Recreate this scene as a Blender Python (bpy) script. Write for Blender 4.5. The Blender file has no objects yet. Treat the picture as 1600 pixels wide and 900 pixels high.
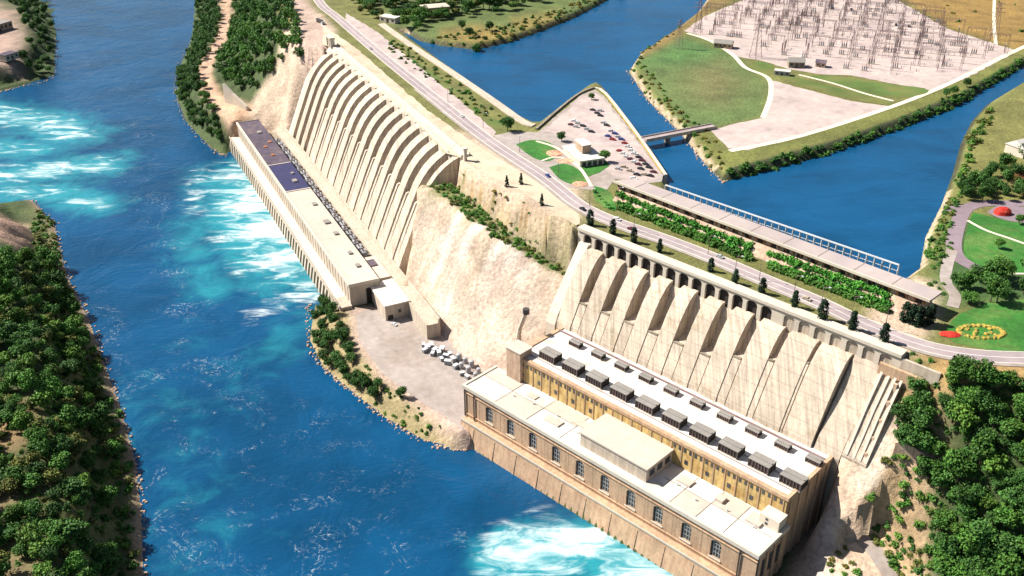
import bpy, bmesh, math, random
import numpy as np
from mathutils import Vector, Matrix, noise as mnoise
R = math.radians
random.seed(7); rng = np.random.default_rng(7)
scene = bpy.context.scene
COL = scene.collection
# ------------------------------------------------------------------ camera model (survey of the site)
F = 1518.0; TH = R(29.2); CZ = 328.0
def U(px, py, z):
    u = (px-800)/F; v = (450-py)/F
    dz = -math.sin(TH)+v*math.cos(TH); dy = math.cos(TH)+v*math.sin(TH)
    t = (z-CZ)/dz
    return (u*t, dy*t)
def V(x, y, z):
    h = z-CZ
    f = y*math.cos(TH)-h*math.sin(TH); w = y*math.sin(TH)+h*math.cos(TH)
    return 800+F*x/f, 450-F*w/f
class Frame:
    def __init__(s, p0, p1, z):
        a = U(*p0, z); b = U(*p1, z); s.L = math.hypot(b[0]-a[0], b[1]-a[1])
        s.a = a; s.e = ((b[0]-a[0])/s.L, (b[1]-a[1])/s.L); s.n = (-s.e[1], s.e[0])
    def __call__(s, A, B, z=0.0):
        return (s.a[0]+s.e[0]*A+s.n[0]*B, s.a[1]+s.e[1]*A+s.n[1]*B, z)
    def xy(s, A, B): return s(A, B)[:2]
    def inv(s, x, y):
        d = (x-s.a[0], y-s.a[1]); return d[0]*s.e[0]+d[1]*s.e[1], d[0]*s.n[0]+d[1]*s.n[1]
    @property
    def rot(s): return math.atan2(s.e[1], s.e[0])
T1 = Frame((725,602), (1185,868), 32)      # near power station
T2 = Frame((370,192), (545,445), 25)       # far power station
PL = 93.0                                  # plateau level
CW = 88.5                                  # canal water level
def smooth(t):
    t = np.clip(t, 0, 1); return t*t*(3-2*t)
def catmull(pts, n=6):
    out = []
    for i in range(len(pts)-1):
        p0 = pts[max(i-1,0)]; p1 = pts[i]; p2 = pts[i+1]; p3 = pts[min(i+2,len(pts)-1)]
        for k in range(n):
            t = k/n
            out.append(tuple(0.5*((2*p1[j])+(-p0[j]+p2[j])*t+(2*p0[j]-5*p1[j]+4*p2[j]-p3[j])*t*t+(-p0[j]+3*p1[j]-3*p2[j]+p3[j])*t**3) for j in range(len(p1))))
    out.append(tuple(pts[-1])); return out
def poly(pts, z): return [U(x, y, z) for x, y in pts]
# ------------------------------------------------------------------ materials
MATS = {}
def nn(nt, t, **kw):
    n = nt.nodes.new(t)
    for k, v in kw.items():
        if k.startswith('i_'): n.inputs[k[2:].replace('_',' ')].default_value = v
        else: setattr(n, k, v)
    return n
def mat(name, col, var=.18, scale=.25, rough=.85, bump=0., bscale=1.5, streak=0., metal=0., spec=.3, rnd=0., island=0., col2=None, thr=None, scale2=None, run=None, joint=0.):
    m = bpy.data.materials.new(name); m.use_nodes = True; nt = m.node_tree; L = nt.links
    b = nt.nodes['Principled BSDF']; b.inputs['Roughness'].default_value = rough; b.inputs['Metallic'].default_value = metal
    b.inputs['Specular IOR Level'].default_value = spec
    geo = nn(nt, 'ShaderNodeNewGeometry')
    n1 = nn(nt, 'ShaderNodeTexNoise', i_Scale=scale, i_Detail=6.0, i_Roughness=.65)
    L.new(geo.outputs['Position'], n1.inputs['Vector'])
    mr = nn(nt, 'ShaderNodeMapRange'); L.new(n1.outputs['Fac'], mr.inputs['Value'])
    mr.inputs['From Min'].default_value = .28; mr.inputs['From Max'].default_value = .72
    mr.inputs['To Min'].default_value = 1-var; mr.inputs['To Max'].default_value = 1+var
    val = mr.outputs['Result']
    def mul(a, bb):
        q = nn(nt, 'ShaderNodeMath', operation='MULTIPLY'); L.new(a, q.inputs[0])
        if isinstance(bb, float): q.inputs[1].default_value = bb
        else: L.new(bb, q.inputs[1])
        return q.outputs[0]
    n2 = nn(nt, 'ShaderNodeTexNoise', i_Scale=scale*.13, i_Detail=3.0); L.new(geo.outputs['Position'], n2.inputs['Vector'])
    m2 = nn(nt, 'ShaderNodeMapRange'); L.new(n2.outputs['Fac'], m2.inputs['Value'])
    m2.inputs['From Min'].default_value = .3; m2.inputs['From Max'].default_value = .7
    m2.inputs['To Min'].default_value = 1-var*.7; m2.inputs['To Max'].default_value = 1+var*.7
    val = mul(val, m2.outputs['Result'])
    if streak:
        mp = nn(nt, 'ShaderNodeMapping'); mp.inputs['Scale'].default_value = (.55, .55, .04)
        L.new(geo.outputs['Position'], mp.inputs['Vector'])
        n3 = nn(nt, 'ShaderNodeTexNoise', i_Scale=1.0, i_Detail=5.0); L.new(mp.outputs['Vector'], n3.inputs['Vector'])
        m3 = nn(nt, 'ShaderNodeMapRange'); L.new(n3.outputs['Fac'], m3.inputs['Value'])
        m3.inputs['From Min'].default_value = .38; m3.inputs['From Max'].default_value = .6
        m3.inputs['To Min'].default_value = 1-streak; m3.inputs['To Max'].default_value = 1.0
        val = mul(val, m3.outputs['Result'])
    if run is not None:                                # rain streaks running down a slope that faces across heading `run`
        mp = nn(nt, 'ShaderNodeMapping', vector_type='POINT'); mp.inputs['Rotation'].default_value = (0,0,-run); mp.inputs['Scale'].default_value = (.8,.035,.03)
        L.new(geo.outputs['Position'], mp.inputs['Vector'])
        n3 = nn(nt, 'ShaderNodeTexNoise', i_Scale=1.0, i_Detail=6.0, i_Roughness=.7); L.new(mp.outputs['Vector'], n3.inputs['Vector'])
        m3 = nn(nt, 'ShaderNodeMapRange'); L.new(n3.outputs['Fac'], m3.inputs['Value'])
        for k_, v_ in (('From Min',.36),('From Max',.58),('To Min',.66),('To Max',1.06)): m3.inputs[k_].default_value = v_
        val = mul(val, m3.outputs['Result'])
    if joint:
        sx = nn(nt, 'ShaderNodeSeparateXYZ'); L.new(geo.outputs['Position'], sx.inputs[0])
        dv = nn(nt, 'ShaderNodeMath', operation='DIVIDE'); L.new(sx.outputs['Z'], dv.inputs[0]); dv.inputs[1].default_value = joint
        fr = nn(nt, 'ShaderNodeMath', operation='FRACT'); L.new(dv.outputs[0], fr.inputs[0])
        lt = nn(nt, 'ShaderNodeMath', operation='LESS_THAN'); L.new(fr.outputs[0], lt.inputs[0]); lt.inputs[1].default_value = .07
        m8 = nn(nt, 'ShaderNodeMapRange'); L.new(lt.outputs[0], m8.inputs['Value']); m8.inputs['To Min'].default_value = 1.; m8.inputs['To Max'].default_value = .8
        val = mul(val, m8.outputs['Result'])
    if rnd:
        oi = nn(nt, 'ShaderNodeObjectInfo'); m4 = nn(nt, 'ShaderNodeMapRange'); L.new(oi.outputs['Random'], m4.inputs['Value'])
        m4.inputs['To Min'].default_value = 1-rnd; m4.inputs['To Max'].default_value = 1+rnd
        val = mul(val, m4.outputs['Result'])
    if island:
        m5 = nn(nt, 'ShaderNodeMapRange'); L.new(geo.outputs['Random Per Island'], m5.inputs['Value'])
        m5.inputs['To Min'].default_value = 1-island; m5.inputs['To Max'].default_value = 1+island
        val = mul(val, m5.outputs['Result'])
    base = nn(nt, 'ShaderNodeRGB'); col = tuple(c*.87 for c in col) if name != 'ground' else col; col2 = tuple(c*.87 for c in col2) if col2 else None; base.outputs[0].default_value = (*col, 1); src = base.outputs[0]
    if col2:
        n6 = nn(nt, 'ShaderNodeTexNoise', i_Scale=scale2 or scale*.5, i_Detail=6.0, i_Roughness=.7); L.new(geo.outputs['Position'], n6.inputs['Vector'])
        m6 = nn(nt, 'ShaderNodeMapRange'); L.new(n6.outputs['Fac'], m6.inputs['Value'])
        m6.inputs['From Min'].default_value = (thr or .5)-.06; m6.inputs['From Max'].default_value = (thr or .5)+.06
        mx = nn(nt, 'ShaderNodeMix', data_type='RGBA'); L.new(m6.outputs['Result'], mx.inputs[0])
        L.new(src, mx.inputs[6]); mx.inputs[7].default_value = (*col2, 1); src = mx.outputs[2]
    vm = nn(nt, 'ShaderNodeVectorMath', operation='SCALE'); L.new(src, vm.inputs[0]); L.new(val, vm.inputs['Scale'])
    L.new(vm.outputs[0], b.inputs['Base Color'])
    if bump:
        n7 = nn(nt, 'ShaderNodeTexNoise', i_Scale=bscale, i_Detail=5.0, i_Roughness=.65); L.new(geo.outputs['Position'], n7.inputs['Vector'])
        bp = nn(nt, 'ShaderNodeBump', i_Distance=bump, i_Strength=1.0); L.new(n7.outputs['Fac'], bp.inputs['Height']); L.new(bp.outputs[0], b.inputs['Normal'])
    MATS[name] = m; return m
M = MATS
CREAM = (.60,.50,.36)
mat('concrete', (.54,.455,.365), .12, .35, streak=.2, bump=.1)
mat('concrete_old', (.55,.455,.36), .14, .7, bump=.1, col2=(.44,.35,.25), thr=.62, scale2=.07, run=T1.rot, joint=5.5, rnd=.07)
mat('concrete_rib', (.56,.47,.375), .12, .5, bump=.1, col2=(.46,.37,.28), thr=.64, scale2=.06, run=T2.rot, joint=7., rnd=.07)
mat('concrete_dark', (.30,.25,.19), .2, .3, streak=.3)
mat('concrete_pale', (.60,.53,.44), .1, .3, bump=.1)
mat('stone_pink', (.52,.36,.26), .18, .4, streak=.25, bump=.15, col2=(.55,.43,.32), thr=.55, scale2=.15)
mat('stone_tan', (.54,.365,.235), .16, .6, streak=.2, bump=.1, col2=(.5,.31,.2), thr=.58, scale2=.12)
mat('roof_white', (.70,.66,.60), .09, .3, rough=.7, col2=(.52,.47,.40), thr=.585, scale2=.07)
mat('roof_cream', (.54,.46,.39), .12, .2, col2=(.43,.36,.30), thr=.64, scale2=.1)
mat('gravel_roof', (.42,.35,.33), .1, .2, col2=(.36,.30,.30), thr=.55, scale2=.05)
mat('roof_purple', (.08,.062,.088), .3, .25, col2=(.15,.11,.12), thr=.56, scale2=.06)
mat('roof_navy', (.032,.032,.095), .2, .2)
mat('roof_grey', (.26,.24,.22), .12, .5)
mat('yellow_wall', (.60,.43,.18), .25, .5, streak=.3, col2=(.50,.31,.11), thr=.55, scale2=.2)
mat('glass_dark', (.045,.05,.06), .4, .6, rough=.25, spec=.5)
mat('frame_grey', (.42,.42,.40), .1, 1.)
mat('dark_void', (.035,.028,.026), .2, .5)
mat('steel_dark', (.06,.055,.055), .2, 1., rough=.6)
mat('steel_brown', (.24,.16,.165), .2, .5, rough=.7, rnd=.3)
mat('steel_pale', (.62,.64,.66), .1, 1., rough=.5)
mat('tank_grey', (.30,.31,.33), .2, 1., rough=.5, rnd=.3)
mat('tank_white', (.36,.37,.39), .12, .6, rough=.5)
mat('rust', (.30,.12,.06), .3, .6)
mat('asphalt', (.33,.27,.275), .14, .15, col2=(.38,.31,.31), thr=.55, scale2=.05)
mat('asphalt_purple', (.235,.18,.205), .14, .2)
mat('paint_white', (.8,.8,.78), .05, 1.)
mat('kerb', (.6,.56,.5), .1, .5)
mat('gravel', (.47,.38,.35), .16, .18, col2=(.39,.31,.30), thr=.56, scale2=.05, bump=.1)
mat('sand', (.55,.46,.34), .14, .12, col2=(.47,.36,.25), thr=.58, scale2=.05, bump=.2)
mat('pavement', (.36,.31,.285), .18, .25, col2=(.31,.255,.22), thr=.52, scale2=.035)
mat('lawn', (.035,.16,.022), .3, .35, col2=(.085,.17,.035), thr=.54, scale2=.045, bump=.25)
mat('grass_dry', (.15,.155,.045), .25, .12, col2=(.085,.135,.03), thr=.5, scale2=.03, bump=.3)
mat('path', (.68,.62,.48), .1, .3)
mat('flowers_pink', (.55,.22,.15), .4, .8, bump=.3, col2=(.62,.5,.3), thr=.52, scale2=.5)
mat('flowers_red', (.55,.03,.02), .4, 1., bump=.3, col2=(.30,.05,.02), thr=.56, scale2=.5)
mat('flowers_yellow', (.55,.35,.06), .4, 1.2, bump=.3, col2=(.1,.17,.04), thr=.5, scale2=.6)
mat('bark', (.11,.08,.055), .25, 2.)
def leafmat(n, c, c2):
    m = mat(n, c, .22, .5, rough=.6, spec=.15, rnd=.32, island=.35, col2=c2, thr=.52, scale2=.35); return m
leafmat('leaf_dark', (.038,.105,.022), (.07,.16,.03))
leafmat('leaf_mid', (.055,.155,.024), (.095,.20,.034))
leafmat('leaf_light', (.12,.22,.034), (.07,.17,.026))
leafmat('leaf_olive', (.15,.155,.036), (.085,.125,.028))
leafmat('leaf_yellow', (.20,.15,.03), (.11,.12,.03))
leafmat('leaf_hedge', (.055,.24,.03), (.10,.27,.04))
leafmat('leaf_conifer', (.014,.036,.020), (.024,.05,.022))
for k, c in {'white':(.75,.75,.74),'silver':(.42,.43,.45),'black':(.02,.02,.025),'red':(.35,.02,.02),'blue':(.03,.06,.25),'maroon':(.12,.02,.03),'beige':(.45,.38,.28)}.items():
    mat('car_'+k, c, .03, 1., rough=.3, spec=.5)
mat('tyre', (.02,.02,.02), .1, 2.)
# ------------------------------------------------------------------ mesh helpers
class MB:
    def __init__(s): s.v = []; s.f = []
    def add(s, vs, fs):
        k = len(s.v); s.v += [tuple(p) for p in vs]; s.f += [tuple(i+k for i in f) for f in fs]
    def quad(s, a, b, c, d): s.add([a,b,c,d], [(0,1,2,3)])
    def box(s, a0, a1, b0, b1, z0, z1, T=None):
        T = T or (lambda x, y, z: (x, y, z))
        vs = [T(a,b,z) for z in (z0,z1) for (a,b) in ((a0,b0),(a1,b0),(a1,b1),(a0,b1))]
        s.add(vs, [(3,2,1,0),(4,5,6,7),(0,1,5,4),(1,2,6,5),(2,3,7,6),(3,0,4,7)])
    def prism(s, pts, z0, z1):                         # vertical prism over a ground polygon
        if sum(pts[i][0]*pts[(i+1)%len(pts)][1]-pts[(i+1)%len(pts)][0]*pts[i][1] for i in range(len(pts))) < 0: pts = pts[::-1]
        n = len(pts)
        s.add([(p[0],p[1],z0) for p in pts]+[(p[0],p[1],z1) for p in pts],
              [tuple(range(n-1,-1,-1)), tuple(range(n,2*n))]+[(i,(i+1)%n,n+(i+1)%n,n+i) for i in range(n)])
    def profile(s, prof, a0, a1, T):                   # a (b,z) outline extruded along a
        n = len(prof)
        vs = [T(a0,b,z) for b,z in prof]+[T(a1,b,z) for b,z in prof]
        s.add(vs, [tuple(range(n)), tuple(range(2*n-1,n-1,-1))]+[(i,n+i,n+(i+1)%n,(i+1)%n) for i in range(n)])
    def tube(s, p, q, r0, r1=None, n=6, cap=True):
        r1 = r0 if r1 is None else r1
        p = Vector(p); q = Vector(q); d = (q-p).normalized()
        u = d.orthogonal().normalized(); w = d.cross(u)
        vs = []
        for c, r in ((p,r0),(q,r1)):
            for i in range(n):
                t = 2*math.pi*i/n; vs.append(c+u*(math.cos(t)*r)+w*(math.sin(t)*r))
        fs = [(i,(i+1)%n,n+(i+1)%n,n+i) for i in range(n)]
        if cap: fs += [tuple(range(n-1,-1,-1)), tuple(range(n,2*n))]
        s.add(vs, fs)
    def dome(s, c, r, h, n=12, m=4, wob=0.):
        vs = []; 
        for j in range(m):
            t = j/m*math.pi/2
            for i in range(n):
                a = 2*math.pi*i/n; k = 1+random.uniform(-wob, wob)
                vs.append((c[0]+math.cos(a)*math.cos(t)*r*k, c[1]+math.sin(a)*math.cos(t)*r*k, c[2]+math.sin(t)*h*k))
        vs.append((c[0],c[1],c[2]+h))
        fs = [(j*n+i, j*n+(i+1)%n, (j+1)*n+(i+1)%n, (j+1)*n+i) for j in range(m-1) for i in range(n)]
        fs += [((m-1)*n+i, (m-1)*n+(i+1)%n, m*n) for i in range(n)]
        s.add(vs, fs)
    def wall(s, a0, a1, z0, z1, b, depth, ops, T):     # wall facing -b with arched openings (ac,w,zs,zt)
        N = 6
        ops = sorted(ops); x = a0
        for ac, w, zs, zt in ops:
            l, r = ac-w/2, ac+w/2
            s.quad(T(x,b,z0),T(l,b,z0),T(l,b,z1),T(x,b,z1))
            if zs > z0+.01: s.quad(T(l,b,z0),T(r,b,z0),T(r,b,zs),T(l,b,zs)); s.quad(T(l,b,zs),T(r,b,zs),T(r,b+depth,zs),T(l,b+depth,zs))
            zk = zt-w*.32
            arc = [(ac-w/2*math.cos(math.pi*i/N), zk+w*.32*math.sin(math.pi*i/N)) for i in range(N+1)]
            for i in range(N):
                (p,pz),(q,qz) = arc[i],arc[i+1]
                s.quad(T(p,b,pz),T(q,b,qz),T(q,b,z1),T(p,b,z1)); s.quad(T(p,b,pz),T(p,b+depth,pz),T(q,b+depth,qz),T(q,b,qz))
            s.quad(T(l,b,zs),T(l,b+depth,zs),T(l,b+depth,zk),T(l,b,zk)); s.quad(T(r,b,zs),T(r,b,zk),T(r,b+depth,zk),T(r,b+depth,zs))
            x = r
        s.quad(T(x,b,z0),T(a1,b,z0),T(a1,b,z1),T(x,b,z1))
def origin(par):
    o = Vector((0,0,0))
    while par is not None: o += par.location; par = par.parent
    return o
def obj(name, mb, m, parent=None, smoothshade=False, fix=True):
    me = bpy.data.meshes.new(name); off = origin(parent)
    me.from_pydata([(v[0]-off.x, v[1]-off.y, v[2]-off.z) for v in mb.v], [], mb.f)
    if fix:
        bm = bmesh.new(); bm.from_mesh(me); bmesh.ops.recalc_face_normals(bm, faces=bm.faces); bm.to_mesh(me); bm.free()
    if smoothshade: me.polygons.foreach_set('use_smooth', [True]*len(me.polygons))
    me.materials.append(M[m] if isinstance(m, str) else m)
    o = bpy.data.objects.new(name, me); COL.objects.link(o)
    if parent: o.parent = parent
    return o
def tag(o, label, cat, group=None, kind=None):
    o['label'] = label; o['category'] = cat
    if group: o['group'] = group
    if kind: o['kind'] = kind
    return o
def thing(name, loc, label, cat, group=None, rz=0.):
    o = bpy.data.objects.new(name, None); COL.objects.link(o); o.location = loc; o.rotation_euler = (0,0,rz); o.empty_display_size = 2
    return tag(o, label, cat, group)
def struct(name, mb, m): o = obj(name, mb, m); o['kind'] = 'structure'; return o
def copy_tree(o, parent=None):
    c = o.copy(); COL.objects.link(c)
    if parent: c.parent = parent
    for ch in [k for k in KIDS.get(o.name, [])]: copy_tree(ch, c)
    return c
KIDS = {}
def index_kids():
    KIDS.clear()
    for o in bpy.data.objects:
        if o.parent: KIDS.setdefault(o.parent.name, []).append(o)
def dup(proto, loc, rz, label, group, sc=1.):
    if not proto.get('used'):
        proto['used'] = 1; c = proto
    else:
        c = copy_tree(proto)
    c.location = loc; c.rotation_euler = (0,0,rz); c.scale = (sc,sc,sc) if not isinstance(sc, tuple) else sc
    c['label'] = label; c['group'] = group
    return c
ORD = ['first','second','third','fourth','fifth','sixth','seventh','eighth','ninth','tenth','eleventh','twelfth','thirteenth','fourteenth','fifteenth','sixteenth','seventeenth','eighteenth','nineteenth','twentieth']
# ------------------------------------------------------------------ terrain
def pdist(P, X, Y):                                    # distance to polygon edge, inside mask
    d = np.full(X.shape, 1e12); ins = np.zeros(X.shape, bool); n = len(P)
    for i in range(n):
        x0, y0 = P[i][:2]; x1, y1 = P[(i+1) % n][:2]
        dx, dy = x1-x0, y1-y0; l2 = dx*dx+dy*dy+1e-9
        t = np.clip(((X-x0)*dx+(Y-y0)*dy)/l2, 0, 1)
        d = np.minimum(d, (X-x0-t*dx)**2+(Y-y0-t*dy)**2)
        c = ((y0 > Y) != (y1 > Y)) & (X < dx*(Y-y0)/(dy if abs(dy) > 1e-9 else 1e-9)+x0)
        ins ^= c
    return np.sqrt(d), ins
def ldist(P, X, Y):
    d = np.full(X.shape, 1e12)
    for i in range(len(P)-1):
        x0, y0 = P[i]; x1, y1 = P[i+1]; dx, dy = x1-x0, y1-y0; l2 = dx*dx+dy*dy+1e-9
        t = np.clip(((X-x0)*dx+(Y-y0)*dy)/l2, 0, 1)
        d = np.minimum(d, (X-x0-t*dx)**2+(Y-y0-t*dy)**2)
    return np.sqrt(d)
RIVER = poly([(340,-230),(312,-60),(305,0),(300,60),(278,110),(275,150),(290,190),(330,232),(350,243)], 0) + \
        [T2.xy(2,-8.5), T2.xy(322,-8.5)] + poly([(492,475),(483,530),(505,575),(550,612),(600,652),(660,687),(722,702)], 0) + \
        [T1.xy(12,-5.5), T1.xy(260,-5.5), T1.xy(300,-200), T1.xy(40,-300)] + \
        poly([(225,1040),(225,900),(222,800),(212,720),(190,640),(165,570),(140,500),(105,430),(85,350),(50,312),(0,318)], 0) + \
        [(-900,760),(-900,1040)] + poly([(0,143),(30,135),(85,118),(88,60),(75,0),(70,-60),(40,-230)], 0)
FTZ = [(650,289,79),(700,317,78),(758,367,74),(828,406,68),(880,436,62)]
FB = poly([(634,470),(668,507),(700,529),(745,572)], 9)+[T1.xy(-2,40),T1.xy(5,40)]
FT = [U(*q) for q in FTZ]+[T1.xy(5,86)]
FTD = catmull([(*U(*q),float(q[2])) for q in FTZ]+[(*T1.xy(5,86),61.)], 6)
FACE = FB+FT[::-1]
SHELF = [T1.xy(186,44),T1.xy(194,44),T1.xy(200,60),T1.xy(204,88),T1.xy(179,88),T1.xy(179,63),T1.xy(183,58)]
def hit(px, py):
    for z in np.arange(96,-1,-1.):
        x, y = U(px,py,z)
        if float(H([x],[y])[0]) >= z: return x, y, z
    return (*U(px,py,0), 0.)
PLAT = poly([(430,-230),(440,-40),(452,0),(458,22),(482,72),(508,80)], 93) + [T2.xy(20,86), T2.xy(330,86)] + \
       poly([(716,252),(762,283),(815,310),(864,340),(896,358)], 93) + [T1.xy(-4,93), T1.xy(190,93)] + \
       poly([(1440,566),(1475,582),(1530,600),(1620,610)], 93) + [(330,250),(1500,150),(9000,400),(9000,9000),(200,9000)]
LEDGE = [U(*q) for q in FTZ+[(893,418,65),(850,388,71),(800,355,76),(748,315,80),(706,283,81),(690,280,81)]]
LANDS = [(RIVER,-.3), (PLAT,93.),
  ([T1.xy(0,-3),T1.xy(178.5,-3),T1.xy(178.5,87),T1.xy(5,87),T1.xy(5,38),T1.xy(0,38)], 8.),
  ([T2.xy(0,-6),T2.xy(332,-6),T2.xy(332,40),T2.xy(332,80),T2.xy(28,80),T2.xy(20,30),T2.xy(0,30)], 8.),
  (poly([(552,489),(560,478),(640,480),(668,505),(700,527),(745,570),(785,575),(760,600),(735,640),(728,685),(712,682),(690,655),(640,625),(590,585),(556,535)], 9), 9.),
  
  (poly([(345,-60),(348,30),(340,60),(320,95),(313,125),(325,150),(362,190),(372,186),(338,148),(324,124),(330,100),(352,62),(360,30),(360,-60)], 25), 25.),
  (poly([(-40,345),(10,470),(40,600),(60,800),(60,1000),(-400,1000),(-400,345)], 32), 32.),
  (poly([(-200,-20),(30,10),(40,70),(-10,100),(-300,100)], 20), 20.),
  (poly([(1322,790),(1345,800),(1370,850),(1430,930),(1340,930),(1315,845)], 19), 19.)]
CANAL = poly([(1000,-60),(955,-2),(900,28),(850,48),(800,66),(745,78),(690,72),(655,64),(636,52),(628,52),(700,104),(770,153),(818,187),(838,196),
              (880,163),(912,140),(932,131),(946,140),(1000,212),(1043,276),(1046,311),(1150,349),(1408,440),(1436,420),(1445,370),(1470,320),(1488,270),(1500,225),(1517,190),(1540,165),(1600,128),(1720,70),
              (1700,55),(1600,104),(1500,165),(1400,205),(1300,240),(1200,268),(1130,285),(1100,255),(1060,205),(1010,155),(982,112),(1000,85),(1050,52),(1090,20),(1108,-5),(1150,-60)], CW)
def hnoise(x, y):
    return np.array([mnoise.fractal((float(a)*.03, float(b)*.03, 1.7), 1.0, 2.0, 5) for a, b in zip(x.ravel(), y.ravel())]).reshape(x.shape)
def cnoise(x, y, z, k):
    o = np.zeros(x.shape)
    o[k] = [mnoise.fractal((float(a)*.085, float(b)*.085, float(c)*.05), 1.0, 2.1, 3) for a, b, c in zip(x[k], y[k], z[k])]
    return o
def H(x, y):
    x = np.asarray(x, float); y = np.asarray(y, float)
    sw = np.zeros(x.shape); sz = np.zeros(x.shape); dm = np.full(x.shape, 1e9); flat = np.full(x.shape, np.nan)
    d, fi = pdist(FACE, x, y); db = ldist(FB, x, y); dt = ldist(FT, x, y)
    _, li = pdist(LEDGE, x, y); za = np.zeros(x.shape); wa = np.zeros(x.shape)
    for q in FTD: w = 1/((x-q[0])**2+(y-q[1])**2+4); za += w*q[2]; wa += w
    za /= wa; dL, _ = pdist(LEDGE, x, y); w = 1/np.maximum(np.where(li, 0, dL), .3)**2; sw += w; sz += w*za; dm = np.minimum(dm, np.where(li, 0, dL))
    dS, si = pdist(SHELF, x, y); _, bb = T1.inv(x, y); zs_ = np.interp(bb, [30,50,64,76,86,92], [19,31,47.5,66,80.5,86])
    dS = np.where(si, 0, dS); w = 1.5/np.maximum(dS, .3)**2; sw += w; sz += w*zs_; dm = np.minimum(dm, dS); flat = np.where(si, zs_, flat)
    flat = np.where(li, za, flat); fz = 9+(za-9)*db/(db+dt+1e-6); flat = np.where(fi, fz+.75*np.sin(fz*.62)*np.clip(np.minimum(db,dt)/5,0,1), flat)
    for P, z in LANDS:
        d, i = pdist(P, x, y)
        flat = np.where(i & np.isnan(flat), z, flat); d = np.where(i, 0, d)
        w = 1/np.maximum(d, .3)**2; sw += w; sz += w*z; dm = np.minimum(dm, d)
    z = np.where(np.isnan(flat), sz/sw, flat)
    rough = np.where(fi, .24*np.clip(np.minimum(db,dt)/8, 0, 1), np.where(np.isnan(flat), np.clip(dm/14, 0, 1), 0))
    if rough.max() > 0:
        k = rough > 0.01; n = np.zeros(x.shape); n[k] = hnoise(x[k], y[k]); z = z+n*rough*5+np.where(k, np.abs(cnoise(x, y, z, k))*rough, 0)*-3.2+rough*.8
    d, i = pdist(RIVER, x, y)
    z = np.where(i, -.4-np.minimum(d*.3, 4), np.maximum(z, np.minimum(d*.55-.2, 2.2)))
    d, i = pdist(CANAL, x, y)
    z = np.where(i, np.maximum(CW-.2-d*.8, 82), np.where(z > 90, np.minimum(z, CW-.2+(z-CW+.2)*smooth(d/5)), z))
    return z
def axis(lo, hi, step, far0, far1):
    c = np.arange(lo, hi+.01, step); out = [c]
    s = step*1.5; p = c[-1]; hiA = []
    while p < far1: p += s; s *= 1.18; hiA.append(p)
    s = step*1.5; p = c[0]; loA = []
    while p > far0: p -= s; s *= 1.18; loA.append(p)
    return np.array(loA[::-1]+list(c)+hiA)
gx = axis(-560, 560, 2.8, -9000, 9000); gy = axis(250, 1120, 2.8, -200, 14000)
GX, GY = np.meshgrid(gx, gy); GZ = H(GX, GY)
def grid_mesh(name, X, Y, Z):
    ny, nx = X.shape; me = bpy.data.meshes.new(name)
    v = np.stack([X, Y, Z], -1).reshape(-1, 3)
    i = np.arange((ny-1)*(nx-1)); r = i//(nx-1); c = i % (nx-1); a = r*nx+c
    q = np.stack([a, a+1, a+nx+1, a+nx], -1)
    return raw_mesh(me, v, q)
def raw_mesh(me, v, q):
    me.vertices.add(len(v)); me.vertices.foreach_set('co', np.asarray(v, np.float32).ravel())
    k = q.shape[1]; me.loops.add(q.size); me.loops.foreach_set('vertex_index', q.ravel().astype(np.int32))
    me.polygons.add(len(q)); me.polygons.foreach_set('loop_start', (np.arange(len(q))*k).astype(np.int32))
    me.update(calc_edges=True); return me
# ground cover by area (what grows or lies there)
C_DRY=(.15,.15,.045); C_GREEN=(.06,.13,.028); C_FOREST=(.05,.075,.022); C_ROCK=(.52,.39,.29); C_DIRT=(.40,.25,.15); C_BROWN=(.16,.11,.045); C_BANK=(.05,.05,.025); C_GRAVEL=(.53,.43,.38)
cov = np.zeros(GX.shape+(3,)); cov[:] = C_DRY
def paint(P, c, soft=6.):
    d, i = pdist(P, GX, GY); s = np.where(i, d, -d); w = smooth(.5+s/soft/2)[..., None]
    cov[:] = cov*(1-w)+np.array(c)*w
def paintl(P, c, r, soft=4.):
    d = ldist(P, GX, GY); w = smooth(.5+(r-d)/soft/2)[..., None]; cov[:] = cov*(1-w)+np.array(c)*w
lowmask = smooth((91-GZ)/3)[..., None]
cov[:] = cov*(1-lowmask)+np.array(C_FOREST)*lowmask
PXg, PYg = V(GX, GY, GZ)
def paintv(P, c, soft=6.):
    d, i = pdist(P, PXg, PYg); s = np.where(i, d, -d); w = smooth(.5+s/soft/2)[..., None]; w = w*((GY > 200) & (GY < 1600))[..., None]
    cov[:] = cov*(1-w)+np.array(c)*w
# right-hand gorge slope is bare rock beside the station, forest further on
paint(poly([(1290,720),(1345,590),(1400,570),(1450,585),(1400,690),(1350,760),(1330,920),(1200,920)], 40), C_ROCK)
paint(poly([(1330,770),(1400,690),(1445,720),(1440,800),(1420,900),(1350,860)], 40), (.34,.25,.14), 12)
paint(poly([(1300,730),(1334,735),(1345,790),(1375,840),(1440,930),(1260,930),(1270,820)], 14), (.52,.42,.36))
paintv([(1290,730),(1345,590),(1400,575),(1450,585),(1400,690),(1450,730),(1445,800),(1440,910),(1300,910),(1300,800)], C_ROCK, 8)
paintv([(1340,770),(1400,700),(1448,745),(1448,905),(1400,905),(1360,850)], (.40,.28,.16), 14)
paintv([(1350,588),(1380,594),(1374,630),(1346,628)], (.66,.6,.5), 3)
paintv([(1375,600),(1420,600),(1400,650),(1372,640)], (.40,.32,.14), 8)
paintv([(1318,745),(1338,745),(1350,690),(1385,660),(1400,690),(1370,760),(1345,780)], (.58,.48,.38), 8)
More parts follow.
